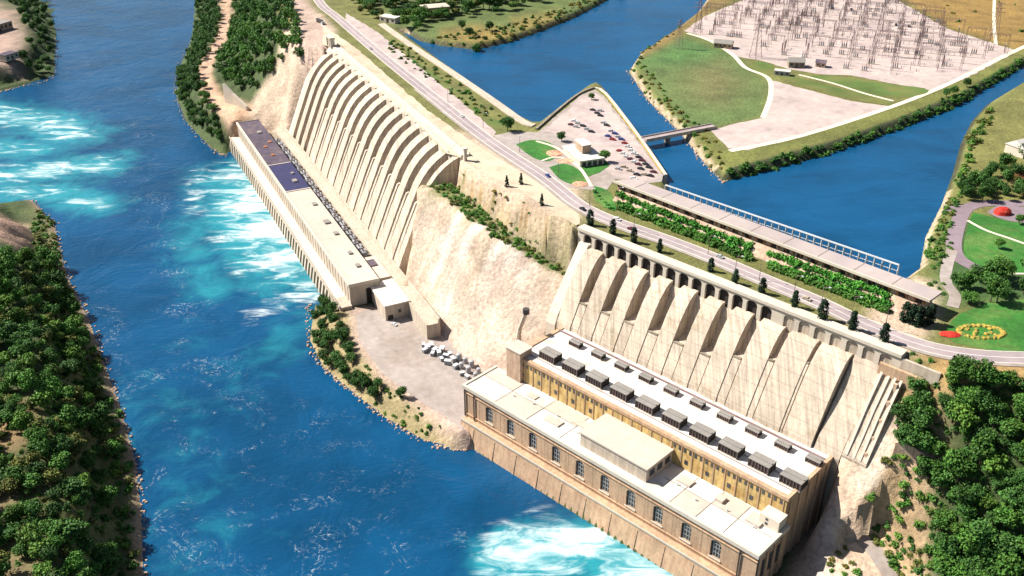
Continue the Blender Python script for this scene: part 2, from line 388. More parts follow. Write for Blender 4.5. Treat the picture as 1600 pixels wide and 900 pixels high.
# bare rock between the two stations
paint(poly([(600,420),(660,275),(740,300),(800,310),(900,370),(905,420),(880,500),(800,570),(740,580),(640,520)], 50), C_ROCK, 10)
paintv([(640,470),(652,290),(700,318),(758,368),(828,407),(884,438),(866,505),(790,545),(745,572),(668,506)], (.55,.44,.35), 5)
paint(LEDGE, (.15,.16,.055), 6)
rr_ = random.Random(11)
for i in range(46):
    t1 = rr_.random(); x_ = 700+t1*190; y_ = 262+t1*105+rr_.uniform(2,36); w_ = rr_.uniform(5,16); h_ = rr_.uniform(2,6)
    paintv([(x_-w_,y_-h_),(x_+w_*.3,y_-h_*.6),(x_+w_,y_+h_),(x_-w_*.2,y_+h_*.7)], rr_.choice([(.42,.27,.12),(.36,.25,.12),(.24,.2,.07),(.16,.17,.055),(.5,.36,.22)]), 2.5)
CL = poly([(640,440),(660,300),(760,372),(880,440),(800,545),(700,520)], 40)
for i in range(70):
    t1, t2 = rr_.random(), rr_.random(); x_ = 640+t1*240; y_ = 300+t1*130+t2*(200-60*t1); q_ = 9+(1-t2)*62; c_ = U(x_,y_,q_); r_ = rr_.uniform(2,8); a_ = rr_.uniform(0,3)
    paint([(c_[0]+r_*1.5*math.cos(a_+k_*1.05)*rr_.uniform(.5,1.2), c_[1]+r_*.6*math.sin(a_+k_*1.05)*rr_.uniform(.5,1.2)) for k_ in range(6)], rr_.choice([(.66,.57,.47),(.70,.62,.53),(.56,.42,.33),(.50,.37,.28),(.60,.46,.38),(.44,.34,.25)]), 2.5)
paintv([(366,178),(392,163),(420,120),(446,97),(478,92),(500,62),(530,75),(535,110),(480,225),(400,225)], (.53,.41,.31), 7)
# rock left of the far penstocks
paint(poly([(366,196),(385,168),(405,148),(445,98),(470,94),(505,80),(530,110),(470,260),(380,240)], 55), (.54,.41,.31), 6)
paint(poly([(450,5),(480,12),(520,60),(520,95),(480,100),(465,70),(470,50)], 85), (.45,.33,.27), 8)
# dirt track along the far bank
paintl(poly([(352,-60),(354,30),(346,60),(325,95),(318,125),(330,150),(366,188)], 25), (.52,.34,.24), 7)
paint(poly([(312,118),(328,118),(350,150),(392,165),(372,195),(350,175),(325,150)], 26), (.55,.36,.24), 6)
# left bank clearings
paint(poly([(-60,318),(40,322),(66,350),(60,380),(30,400),(-60,400)], 18), (.40,.26,.19), 8)
paint(poly([(-100,-10),(25,15),(40,55),(30,100),(-100,110)], 20), (.36,.25,.2), 12)
paint(poly([(-40,770),(40,760),(60,900),(20,960),(-60,960)], 30), (.22,.16,.08), 18)
paint(poly([(80,690),(200,640),(210,780),(215,900),(70,900)], 15), (.12,.125,.04), 20)
paint(poly([(-30,620),(40,640),(40,700),(-30,720)], 30), (.26,.16,.08), 16)
paint(poly([(40,318),(88,350),(108,430),(160,560),(215,720),(222,940),(120,940),(140,720),(90,560),(60,430)], 8), (.11,.12,.04), 10)
paintl(poly([(52,312),(85,350),(105,430),(140,500),(165,570),(190,640),(212,720),(222,800),(225,940)], 0), (.30,.22,.15), 4, 4)
# yard bank
paint(poly([(480,470),(560,500),(640,620),(728,690),(728,720),(640,690),(540,620),(470,540)], 4), (.30,.24,.12), 6)
paint(poly([(545,480),(640,478),(672,505),(750,570),(800,590),(735,690),(715,684),(640,628),(590,588),(552,535)], 9), (.46,.34,.28), 5)
# plateau: grass kinds
paint(poly([(640,60),(700,66),(745,72),(800,60),(860,40),(950,0),(960,-60),(560,-60),(600,30)], PL), (.10,.135,.04), 10)
paintv([(690,60),(745,70),(800,60),(800,45),(740,40),(690,48)], (.24,.17,.05), 12)
paintv([(800,30),(870,18),(880,35),(810,52)], (.22,.17,.05), 14)
paint(poly([(985,85),(1060,58),(1145,85),(1202,130),(1192,182),(1112,200),(1070,200),(1030,150)], PL), (.10,.15,.045), 8)
paint(poly([(1010,95),(1070,60),(1130,80),(1150,110),(1060,110)], PL), (.075,.16,.045), 30)
paint(poly([(1080,110),(1130,95),(1150,130),(1120,160),(1090,150)], PL), (.17,.145,.06), 40)
paint(poly([(1060,20),(1110,-10),(1160,-10),(1075,45),(1050,66),(1000,92),(985,95)], PL), (.20,.14,.05), 8)
paint(poly([(1100,205),(1140,235),(1250,212),(1400,168),(1480,140),(1600,82),(1720,20),(1740,40),(1600,100),(1400,190),(1250,228),(1140,262),(1090,225)], PL), (.15,.16,.04), 5)
paint(poly([(1380,-20),(1700,-20),(1700,60),(1590,78),(1480,42)], PL), (.26,.165,.05), 10)
paint(poly([(1525,200),(1600,140),(1800,60),(1800,330),(1480,340),(1500,260)], PL), (.17,.165,.05), 8)
paint(poly([(1485,345),(1800,320),(1800,470),(1470,480),(1460,420)], PL), (.055,.11,.03), 10)
paint(poly([(1380,566),(1470,552),(1610,566),(1610,600),(1520,600),(1450,585)], PL), (.34,.22,.09), 5)
paint(poly([(905,345),(1400,545),(1460,570),(1440,575),(1380,560),(900,372)], PL), (.13,.12,.045), 4)
dC, iC = pdist(CANAL, GX, GY)
bank = ((GZ < 91.5) & (GZ > 80) & (dC < 7) & ~iC)
px_, py_ = V(GX, GY, GZ)
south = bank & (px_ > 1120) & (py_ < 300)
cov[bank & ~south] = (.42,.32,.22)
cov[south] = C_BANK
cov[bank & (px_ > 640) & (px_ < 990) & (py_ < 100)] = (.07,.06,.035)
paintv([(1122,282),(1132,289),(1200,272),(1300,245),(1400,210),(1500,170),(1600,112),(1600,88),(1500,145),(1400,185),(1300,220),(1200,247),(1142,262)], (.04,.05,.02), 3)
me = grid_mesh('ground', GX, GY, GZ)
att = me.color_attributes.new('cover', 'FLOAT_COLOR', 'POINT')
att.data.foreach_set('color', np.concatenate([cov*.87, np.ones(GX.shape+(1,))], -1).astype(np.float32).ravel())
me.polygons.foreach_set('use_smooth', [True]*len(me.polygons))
gm = mat('ground', (1,1,1), .34, .45, bump=1.0, bscale=.35)
nt = gm.node_tree; ca = nn(nt, 'ShaderNodeAttribute', attribute_name='cover')
rgb = [n for n in nt.nodes if n.type == 'RGB'][0]
for l in list(rgb.outputs[0].links): nt.links.new(ca.outputs['Color'], l.to_socket)
me.materials.append(gm); ground = bpy.data.objects.new('ground', me); COL.objects.link(ground); ground['kind'] = 'structure'
# ------------------------------------------------------------------ water
def water_mat(name, deep, turq, river=True):
    m = bpy.data.materials.new(name); m.use_nodes = True; nt = m.node_tree; L = nt.links; b = nt.nodes['Principled BSDF']
    geo = nn(nt, 'ShaderNodeNewGeometry')
    def noise(scale, det=5., rough=.6, dist=0., mapping=None, vec=None):
        n = nn(nt, 'ShaderNodeTexNoise', i_Scale=scale, i_Detail=det, i_Roughness=rough, i_Distortion=dist)
        if mapping:
            mp = nn(nt, 'ShaderNodeMapping'); mp.inputs['Rotation'].default_value = (0,0,mapping[0]); mp.inputs['Scale'].default_value = (mapping[1],mapping[2],1)
            L.new(geo.outputs['Position'], mp.inputs['Vector']); L.new(mp.outputs[0], n.inputs['Vector'])
        else: L.new(geo.outputs['Position'], n.inputs['Vector'])
        return n.outputs['Fac']
    def rng_(s, a, c, d=0., e=1.):
        q = nn(nt, 'ShaderNodeMapRange', interpolation_type='SMOOTHSTEP'); L.new(s, q.inputs['Value'])
        for k, v in (('From Min',a),('From Max',c),('To Min',d),('To Max',e)): q.inputs[k].default_value = v
        return q.outputs['Result']
    def math_(op, a, c):
        q = nn(nt, 'ShaderNodeMath', operation=op)
        for i, s in enumerate((a, c)):
            if isinstance(s, (int, float)): q.inputs[i].default_value = s
            else: L.new(s, q.inputs[i])
        return q.outputs[0]
    def mix(f, a, c):
        q = nn(nt, 'ShaderNodeMix', data_type='RGBA'); L.new(f, q.inputs[0])
        for i, s in ((6,a),(7,c)):
            if isinstance(s, tuple): q.inputs[i].default_value = (*s, 1)
            else: L.new(s, q.inputs[i])
        return q.outputs[2]
    col = mix(rng_(noise(.012, 4.), .35, .65), deep, tuple(c*1.45 for c in deep))
    if river:
        af = nn(nt, 'ShaderNodeAttribute', attribute_name='foam').outputs['Fac']
        at = nn(nt, 'ShaderNodeAttribute', attribute_name='turquoise').outputs['Fac']
        al = nn(nt, 'ShaderNodeAttribute', attribute_name='fleck').outputs['Fac']
        big = noise(.05, 5., .6, .6)
        tq = rng_(math_('ADD', at, math_('MULTIPLY', math_('SUBTRACT', big, .5), .9)), .12, .85)
        col = mix(tq, col, turq)
        strk = noise(1., 6., .62, .9, (R(-28), .038, .105))
        fm = rng_(math_('ADD', math_('MULTIPLY', af, .52), math_('MULTIPLY', math_('SUBTRACT', strk, .5), 1.9)), .16, .95); fm = math_('MULTIPLY', fm, rng_(af, .12, .42))
        fine = noise(.32, 6., .75, 1.2)
        patch = rng_(noise(.024, 5., .65, 1.4), .46, .66)
        fl = math_('MULTIPLY', math_('MULTIPLY', rng_(fine, .56, .72), al), patch)
        swirl = noise(.05, 3., .55, 3.5)
        ridge = math_('SUBTRACT', 1., math_('MULTIPLY', math_('ABSOLUTE', math_('SUBTRACT', swirl, .5), 0.), 26.))
        fl2 = math_('MULTIPLY', math_('MULTIPLY', rng_(ridge, .0, .9), rng_(noise(.5, 4., .7), .42, .62)), math_('MULTIPLY', math_('MULTIPLY', al, .5), patch))
        foam = math_('MINIMUM', math_('MAXIMUM', math_('MULTIPLY', fm, .95), math_('MAXIMUM', math_('MULTIPLY', fl, .55), fl2)), 1.)
        col = mix(foam, col, (.80,.88,.86))
        L.new(rng_(foam, 0, 1, .14, .7), b.inputs['Roughness'])
    else:
        wind = rng_(noise(1., 4., .6, 1.2, (R(-35), .012, .03)), .4, .62); L.new(math_('ADD', math_('MULTIPLY', wind, .22), .06), b.inputs['Roughness'])
        col = mix(math_('MULTIPLY', wind, .5), col, tuple(c*1.7 for c in deep))
    L.new(col, b.inputs['Base Color']); b.inputs['IOR'].default_value = 1.33; b.inputs['Specular IOR Level'].default_value = .4
    w1 = noise(.35, 4., .6, .5, (R(-25), .5, 1.4)); w2 = noise(.03, 3., .6, 1.)
    bp = nn(nt, 'ShaderNodeBump', i_Distance=.45, i_Strength=.8 if river else .45); L.new(math_('ADD', w1, math_('MULTIPLY', w2, 4. if river else .5)), bp.inputs['Height']); L.new(bp.outputs[0], b.inputs['Normal'])
    return m
wx = axis(-560, 300, 3.5, -9000, 900); wy = axis(240, 1150, 3.5, -100, 12000)
WX, WY = np.meshgrid(wx, wy)
foam = np.zeros(WX.shape); turq = np.zeros(WX.shape); fleck = np.zeros(WX.shape)
def blob(arr, pts, r, k):
    d = ldist(poly(pts, 0), WX, WY) if len(pts) > 1 else np.hypot(WX-U(*pts[0],0)[0], WY-U(*pts[0],0)[1])
    np.maximum(arr, k*(1-smooth(d/r)), out=arr)
A2, B2 = T2.inv(WX, WY)
w = np.clip(1-np.abs(A2-165)/150, 0, 1)**.4
turq[:] = np.where(B2 < 0, w*(1-smooth((-B2-22)/78)), 0)
foam[:] = np.where(B2 < 0, w*(1-smooth((-B2-12)/74))*1.25, 0)
foam *= .95+.3*np.sin(A2*.105+.6*np.sin(A2*.031)+1.2)
blob(turq, [(480,500),(420,560)], 40, .4); blob(turq, [(330,300),(300,380),(330,450)], 45, .5)
blob(foam, [(315,262),(300,330)], 22, .55); blob(foam, [(478,455),(400,490)], 28, .55)
for pts, r, k in ([(-30,175),(70,190),(110,210)],45,.82), ([(-40,275),(60,268),(150,258)],40,.9), ([(-40,225),(60,235)],30,.62), ([(-30,300),(90,300),(150,320)],28,.6):
    blob(foam, pts, r, k*.9); blob(turq, pts, r*1.7, .75)
blob(foam, [(790,850),(860,845),(930,850),(1010,885)], 26, .95); blob(foam, [(770,875),(880,890),(1040,905)], 20, .85); blob(foam, [(840,800),(900,840)], 16, .8)
blob(turq, [(800,870),(900,855),(1030,900)], 38, .95); blob(turq, [(880,905),(760,905)], 26, .5)
for pts, r, k in ([(262,330),(275,420),(300,520),(360,640),(400,760)],26,.75), ([(360,640),(420,760),(490,870),(560,900)],30,.85), ([(230,600),(255,700),(300,800),(300,900)],34,.8), ([(540,750)],30,1.), \
      ([(605,800),(620,870),(630,920)],12,.9), ([(470,650),(560,740)],36,.5), ([(320,480),(340,560),(380,640)],22,.6), ([(120,80),(200,200),(260,330)],60,.3), ([(225,650),(330,880)],70,.6), ([(140,440),(180,520),(215,640)],12,.7),([(720,840),(800,860)],22,.6),([(400,860),(560,880)],50,.7):
    blob(fleck, pts, r, k)
blob(turq, [(300,520),(380,640)], 50, .2); blob(turq, [(230,600),(330,860)], 60, .25)
me = grid_mesh('river', WX, WY, np.zeros(WX.shape))
for n_, arr in (('foam',foam),('turquoise',turq),('fleck',fleck)):
    a_ = me.attributes.new(n_, 'FLOAT', 'POINT'); a_.data.foreach_set('value', arr.astype(np.float32).ravel())
me.materials.append(water_mat('river_water', (.0028,.042,.104), (.02,.215,.265))); o = bpy.data.objects.new('river', me); COL.objects.link(o); o['kind'] = 'structure'
mb = MB(); mb.add([(p[0],p[1],CW) for p in [(-200,420),(700,420),(2500,2600),(-200,2600)]], [(0,1,2,3)])
mb = MB(); xs = np.linspace(-140, 700, 30)
big = poly([(600,60),(560,-70),(1200,-90),(1850,20),(1480,440),(1420,440),(1030,305)], CW-.0)
cw = [U(*p, CW) for p in [(560,45),(620,-80),(1200,-90),(1160,-10),(1060,60)]]
d_, i_ = None, None
pts = [(p[0],p[1]) for p in CANAL]
# the canal sheet follows the bank outline pushed 3 m into the banks
def offset(P, k):
    n = len(P); area = sum(P[i][0]*P[(i+1)%n][1]-P[(i+1)%n][0]*P[i][1] for i in range(n)); sg = 1 if area > 0 else -1; out = []
    for i in range(n):
        p0, p1, p2 = Vector(P[i-1]), Vector(P[i]), Vector(P[(i+1)%n])
        n1 = Vector(((p1-p0).y, -(p1-p0).x)).normalized(); n2 = Vector(((p2-p1).y, -(p2-p1).x)).normalized()
        q = (n1+n2); q = q.normalized() if q.length > .2 else n1
        out.append(tuple(p1+q*(k*sg)/max(.5, q.dot(n1))))
    return out
def sheet(name, pts, z, m, kind='structure'):
    bm = bmesh.new(); vs = [bm.verts.new((p[0],p[1],z)) for p in pts]; f = bm.faces.new(vs)
    bmesh.ops.triangulate(bm, faces=[f], ngon_method='EAR_CLIP'); bmesh.ops.recalc_face_normals(bm, faces=bm.faces)
    if sum(f.normal.z for f in bm.faces) < 0: bmesh.ops.reverse_faces(bm, faces=bm.faces)
    me = bpy.data.meshes.new(name); bm.to_mesh(me); bm.free(); me.materials.append(M[m] if isinstance(m, str) else m)
    o = bpy.data.objects.new(name, me); COL.objects.link(o)
    if kind: o['kind'] = kind
    return o
sheet('canal_water', offset(CANAL, 1.6), CW, water_mat('canal_blue', (.0034,.045,.11), (.03,.3,.4), False))
# ------------------------------------------------------------------ flat ground sheets on the plateau
LV = [PL+.06]
def psheet(name, px, m, dz, n=0, z=PL):
    pts = poly(px, z)
    if n: pts = catmull(pts+[pts[0]], n)[:-1]
    if m in ('gravel','grass_dry','sand','lawn','pavement') and z > 50:     # natural, slightly ragged edges
        r = random.Random(len(pts)); out = []
        for i, p in enumerate(pts):
            q = pts[(i+1) % len(pts)]; L_ = math.dist(p,q); k = max(1,int(L_/5)); j = .35 if L_ < 400 and p[1] < 640 else .9
            for t in range(k): out.append((p[0]+(q[0]-p[0])*t/k+(r.uniform(-j,j) if t else 0), p[1]+(q[1]-p[1])*t/k+(r.uniform(-j,j) if t else 0)))
        pts = out
    return sheet(name, pts, z+dz, m)
def strip(line, w0, w1):                                # a band between two offsets of a centre line
    out = []; L_ = len(line)
    a = []; b = []
    for i, p in enumerate(line):
        p0 = Vector(line[max(i-1,0)]); p1 = Vector(line[min(i+1,L_-1)]); d = (p1-p0).normalized(); n = Vector((-d.y, d.x))
        a.append(tuple(Vector(p)+n*w0)); b.append(tuple(Vector(p)+n*w1))
    return a, b
def ribbon(name, line, w0, w1, z, m, h=0.):
    a, b = strip(line, w0, w1); mb = MB(); n = len(line)
    for i in range(n-1):
        if h:
            vs = [(*a[i],z),(*a[i+1],z),(*b[i+1],z),(*b[i],z),(*a[i],z+h),(*a[i+1],z+h),(*b[i+1],z+h),(*b[i],z+h)]
            fs = [(4,5,6,7),(0,1,5,4),(2,3,7,6)]
            if i == 0: fs.append((3,0,4,7))
            if i == n-2: fs.append((1,2,6,5))
            mb.add(vs, fs)
        else: mb.quad((*a[i],z),(*a[i+1],z),(*b[i+1],z),(*b[i],z))
    return struct(name, mb, m)
ROADPX = [(470,-60),(497,0),(530,30),(600,90),(700,170),(770,224),(850,277),(905,320),(960,346),(1040,374),(1120,405),(1200,439),(1280,472),(1340,501),(1400,526),(1460,545),(1530,556),(1610,560),(1750,562)]
ROAD = catmull(poly(ROADPX, PL), 5)
psheet('apron', [(505,40),(560,78),(660,166),(740,224),(800,260),(850,292),(905,336),(906,350),(900,352),(866,331),(816,301),(764,275),(722,247),(698,240),(610,150),(530,75),(505,70)], 'sand', .10)
psheet('verge', [(575,62),(640,88),(700,130),(760,178),(815,214),(790,222),(720,176),(650,126),(590,80)], 'grass_dry', .09)
psheet('gravel_strip', [(540,20),(590,50),(650,100),(720,158),(775,206),(768,216),(700,165),(600,85),(540,36)], 'gravel', .13)
psheet('car_park', [(838,207),(880,172),(908,148),(930,140),(944,150),(1000,222),(1037,268),(1034,284),(1000,288),(962,280),(945,300),(880,292),(800,240),(770,212),(800,206)], 'pavement', .11)
psheet('car_park_surface', [(850,204),(910,152),(930,146),(942,154),(996,222),(1030,268),(1026,281),(1000,284),(958,276),(930,248),(890,215)], 'gravel', .15)
ribbon('road', ROAD, -4.4, 4.4, PL+.20, 'asphalt')
ribbon('road_markings', ROAD, -.14, .14, PL+.24, 'paint_white')
ribbon('road_markings', ROAD, 4.0, 4.12, PL+.24, 'kerb')
ribbon('kerb', ROAD, 4.4, 5.0, PL+.0, 'kerb', .34)
ribbon('kerb', ROAD, -5.0, -4.4, PL+.0, 'kerb', .34)
ribbon('pavement', [p for p in ROAD if V(p[0],p[1],PL)[0] > 640], -7.2, -5.0, PL+.26, 'pavement')
psheet('lawn', [(806,226),(830,219),(858,223),(872,238),(858,252),(832,246)], 'lawn', .24, 3)
psheet('lawn', [(858,262),(880,256),(902,264),(918,284),(902,290),(876,281)], 'lawn', .24, 3)
psheet('lawn', [(906,262),(938,250),(952,260),(918,277)], 'lawn', .24, 2)
psheet('lawn', [(928,291),(952,299),(962,322),(958,330),(930,314)], 'lawn', .24, 2)
ribbon('garden_path', catmull(poly([(838,221),(866,230),(890,246),(910,268),(924,292)], PL), 5), -1.1, 1.1, PL+.30, 'path')
ribbon('garden_path', catmull(poly([(846,252),(866,246),(886,250),(905,262)], PL), 5), -.8, .8, PL+.32, 'path')
# right hand park
psheet('lawn', [(1470,522),(1500,490),(1540,474),(1620,465),(1700,470),(1700,556),(1600,550),(1540,546),(1495,537)], 'lawn', .10)
psheet('lawn', [(1520,332),(1560,342),(1620,352),(1700,420),(1620,430),(1540,424),(1506,400),(1508,370)], 'lawn', .10)
ribbon('drive', catmull(poly([(1700,315),(1600,318),(1540,318),(1510,326),(1497,350),(1490,385),(1500,405),(1530,422),(1560,440)], PL), 5), -4, 4, PL+.16, 'asphalt_purple')
ribbon('drive', catmull(poly([(1475,325),(1500,326),(1520,322)], PL), 4), -4, 4, PL+.14, 'asphalt_purple')
psheet('paved_circle', [(1542,332),(1560,322),(1600,324),(1625,335),(1610,348),(1570,344)], 'asphalt_purple', .18, 4)
ribbon('drive', catmull(poly([(1488,390),(1480,415),(1478,440),(1492,462),(1488,480)], PL), 5), -2.8, 2.8, PL+.17, 'pavement')
ribbon('garden_path', catmull(poly([(1512,345),(1540,360),(1575,372),(1620,388)], PL), 4), -1., 1., PL+.2, 'path')
ribbon('garden_path', catmull(poly([(1560,428),(1600,428),(1650,430)], PL), 3), -.8, .8, PL+.2, 'path')
# island
psheet('switchyard_gravel', [(1068,48),(1100,26),(1180,-8),(1385,-10),(1480,45),(1590,80),(1510,122),(1462,142),(1380,128),(1330,118),(1280,116),(1232,108),(1190,95),(1150,88),(1110,62)], 'gravel', .10)
psheet('gravel_field', [(1110,204),(1138,196),(1194,184),(1207,126),(1260,140),(1330,158),(1390,166),(1420,158),(1360,178),(1249,211),(1168,235),(1138,232)], 'gravel', .10)
psheet('lawn', [(1262,119),(1300,118),(1350,126),(1445,138),(1440,148),(1400,153),(1330,140)], 'grass_dry', .13, 2)
psheet('lawn', [(1212,112),(1240,120),(1320,140),(1392,158),(1375,163),(1300,148),(1225,126)], 'grass_dry', .13, 2)
psheet('lawn', [(1170,100),(1190,96),(1208,104),(1205,117),(1182,115)], 'grass_dry', .13, 3)
ribbon('yard_track', catmull(poly([(1074,52),(1110,64),(1145,86),(1165,106),(1200,122),(1204,150),(1192,184)], PL), 5), -2, 2, PL+.15, 'path')
ribbon('yard_track', catmull(poly([(1248,117),(1300,130),(1350,146),(1396,158)], PL), 4), -1.5, 1.5, PL+.18, 'path')
ribbon('yard_track', catmull(poly([(1140,236),(1249,213),(1390,168),(1480,132),(1560,92),(1650,50)], PL), 4), -2.2, 2.2, PL+.12, 'path')
# far track, upper right field
ribbon('field_track', catmull(poly([(1555,-30),(1553,30),(1556,70)], PL), 4), -1.5, 1.5, PL+.1, 'path')
# lower right works road and yard floor
def drape(name, line, w, m, dz=.35):
    a, b = strip(line, -w, w); k = 4; rows = []
    for i in range(len(line)):
        P = [(a[i][0]+(b[i][0]-a[i][0])*j/k, a[i][1]+(b[i][1]-a[i][1])*j/k) for j in range(k+1)]
        z = H([p[0] for p in P], [p[1] for p in P]); rows.append([(p[0],p[1],float(max(z))+dz) for p in P])
    mb = MB()
    for i in range(len(rows)-1):
        for j in range(k): mb.quad(rows[i][j],rows[i+1][j],rows[i+1][j+1],rows[i][j+1])
    return struct(name, mb, m)
drape('works_road', catmull([hit(*q)[:2] for q in [(1412,935),(1390,895),(1368,862),(1345,822)]], 8), 4.2, 'pavement')
psheet('yard', [(556,492),(570,484),(640,486),(664,506),(698,530),(742,573),(770,582),(742,612),(732,640),(724,672),(694,650),(645,620),(596,582),(562,532)], 'pavement', .12, 0, 9)
psheet('yard_strip', [(558,498),(590,520),(660,575),(720,615),(732,640),(724,668),(694,646),(648,616),(600,578),(566,532)], 'pavement', .16, 0, 9)
# ------------------------------------------------------------------ NEAR POWER STATION
T = T1
ps = thing('power_station', T(89,30,8), 'long tan stone power station with white roofs and arched windows at the water, lower right', 'power station')
wins = [(18.7+15.53*k, 5.2, 17.0, 26.8) for k in range(10)]
mb = MB(); mb.wall(0, 178.5, 12.5, 30.6, 0, 1.1, wins, T); obj('river_wall', mb, 'stone_tan', ps, fix=False)
mb = MB()
for k in range(10):
    c = 10.9+15.53*k
    mb.box(c-.5, c+.5, -.06, .0, 12.5, 30.2, T)
mb.box(-.2,178.7,-.5,0,14.6,15.2,T); mb.box(-.2,178.7,-.45,0,27.9,28.4,T)
obj('pilaster_band', mb, 'stone_tan', ps)
for ac,w_,zs,zt in wins:
    mb = MB(); mb.quad(T(ac-w_/2,.85,zs),T(ac+w_/2,.85,zs),T(ac+w_/2,.85,zt),T(ac-w_/2,.85,zt)); g = obj('window', mb, 'glass_dark', ps)
    mb = MB()
    for x in (-.5,0,.5): mb.box(ac+x*w_*.55-.11, ac+x*w_*.55+.11, .62,.80, zs, zt-.4, T)
    for z in (zs+.1, zs+2.6, zs+5.2, zs+7.4): mb.box(ac-w_/2, ac+w_/2, .66,.78, z, z+.18, T)
    obj('frame', mb, 'frame_grey', g)
    mb = MB(); mb.box(ac-w_/2-.5, ac+w_/2+.5, -.4, .1, zs-.6, zs, T); obj('sill', mb, 'concrete_pale', g)
for k in (.5, 7.5, 170.):
    mb = MB(); mb.box(k, k+.6, -.75, -.36, 13, 31, T); obj('downpipe', mb, 'steel_dark', ps)
mb = MB(); mb.box(-.05,178.55,1.2,24.6,8,30.6,T); obj('hall', mb, 'stone_tan', ps)
mb = MB(); mb.box(-.7,179.2,-.9,.6,30.6,32.6,T); mb.box(-.7,.7,.6,24.5,30.6,32.6,T); mb.box(177.8,179.2,.6,24.5,30.6,32.6,T); obj('cornice', mb, 'concrete_pale', ps)
mb = MB(); mb.box(.7,177.8,.6,24.6,30.6,32.,T); obj('roof', mb, 'roof_white', ps)
for a0,a1,b0,b1 in [(k,k+.3,.7,24) for k in (22,44,66,132,146,160)]+[(.8,76,14,14.3),(121,177,13,13.3)]:
    mb = MB(); mb.box(a0,a1,b0,b1,32.,32.16,T); obj('roof_seam', mb, 'concrete_dark', ps)
for a0,a1,b0,b1 in ((44.4,65.8,14.4,23.8),(1.2,21.8,14.5,23.6),(132.4,145.8,.9,12.8),(146.4,159.8,13.5,23.8),(22.4,43.8,.9,13.8)):
    mb = MB(); mb.box(a0,a1,b0,b1,31.9,32.07,T); obj('roof_panel', mb, 'roof_cream', ps)
for a in (26,38,54,70,128,140,154,168):
    mb = MB(); mb.tube(T(a,10.+a%5,32),T(a,10.+a%5,33.4),.35,n=7); obj('vent_pipe', mb, 'steel_pale', ps)
for a0,a1,b0,b1,h in ((50,60,7,12,.8),(62,72,15,20,.8),(30,36,16,20,.6),(126,133,15,20,1.0),(146,150,16,20,1.6),(163,170,14,21,1.2),(100,104,27,30,0)):
    if h: mb = MB(); mb.box(a0,a1,b0,b1,31.9,32+h,T); obj('skylight', mb, 'roof_cream', ps)
mb = MB(); mb.box(77,116.6,4.2,26,31.9,39.4,T); rb = obj('raised_hall', mb, 'concrete', ps)
mb = MB(); mb.box(76.4,117.2,3.6,26.6,39.4,40.2,T); obj('raised_roof', mb, 'roof_cream', rb)
for k in (8.5,14.5,20.5):
    mb = MB(); mb.box(116.6,116.75,k-1.8,k+1.8,34,37.5,T); obj('louvre', mb, 'glass_dark', rb)
# upper block
mb = MB(); mb.box(14,176,24.7,64,8,45,T); ub = obj('upper_block', mb, 'stone_tan', ps)
mb = MB(); mb.box(14,176,24.35,24.69,32,45,T); yw = obj('upper_wall', mb, 'yellow_wall', ps)
k = 0
for i in range(54):
    x = 17+i*2.95
    if 77 < x < 116: continue
    mb = MB(); mb.box(x-.65,x+.65,24.2,24.3,41.6,43.6,T); obj('upper_window', mb, 'glass_dark', yw)
for i in range(14):
    x = 20+i*11.6
    if 74 < x < 118: continue
    mb = MB(); mb.box(x-.9,x+.9,24.2,24.3,35.2,37.6,T); obj('lower_window', mb, 'glass_dark', yw)
mb = MB()
for i in range(28): mb.box(15+i*5.9,15.5+i*5.9,24.05,24.34,32,44.9,T)
obj('rib', mb, 'stone_tan', yw)
mb = MB(); mb.box(13.3,176.7,23.7,26.0,45,46.6,T); mb.box(13.3,15.2,26,64,45,46.6,T); mb.box(175,176.7,26,64,45,46.6,T); obj('parapet', mb, 'stone_tan', ps)
mb = MB(); mb.box(15.2,175,26,66,45,46.0,T); obj('deck', mb, 'roof_white', ps)
mb = MB(); mb.box(14.5,175,36.6,36.9,46.,46.15,T); mb.box(14.5,175,30.0,30.3,46.,46.3,T); mb.box(14.5,175,58.6,59.4,46.,46.8,T); obj('deck_rail', mb, 'steel_brown', ps)
mb = MB(); mb.box(10,20,22,31,30,50,T); st = obj('stair_tower', mb, 'stone_pink', ps)
mb = MB(); mb.box(9.6,20.4,21.6,31.4,50,50.6,T); obj('tower_roof', mb, 'roof_cream', st)
mb = MB(); mb.box(168,177.5,17,24.0,31.9,38,T); lt = obj('lift_house', mb, 'concrete_pale', ps)
for z in (33.5,35.8): 
    mb = MB(); mb.box(171,172.2,16.85,16.98,z,z+1.2,T); obj('small_window', mb, 'glass_dark', lt)
# right end pilasters
mb = MB()
for b in (1,7,13,19,): mb.box(178.56,179.1,b,b+1.6,8,30.5,T)
for b in (27,35,43,51,59): mb.box(176.01,176.6,b,b+1.8,8,44.9,T)
obj('end_pilaster', mb, 'stone_tan', ps)
for b in (4.5,10.5,16.5):
    mb = MB(); mb.box(178.56,178.7,b-.2,b+2.2,16,26,T); obj('end_window', mb, 'glass_dark', ps)
# tailrace walkway and sloping foot
mb = MB(); mb.profile([(0.02,12.6),(-4,12.6),(-4,11.4),(-7,-3),(0.02,-3)], 1, 180, T); fw = obj('tailrace_wall', mb, 'stone_tan', ps)
mb = MB(); mb.box(1,180,-4.25,-3.95,12.5,13.5,T); obj('walkway_parapet', mb, 'concrete_pale', fw)
for i in range(10):
    c = 10.9+15.53*i
    mb = MB(); mb.profile([(-3.9,11.0),(-4.3,11.0),(-7.4,-3),(-6.5,-3)], c-.5, c+.5, T); obj('pier', mb, 'stone_tan', fw)
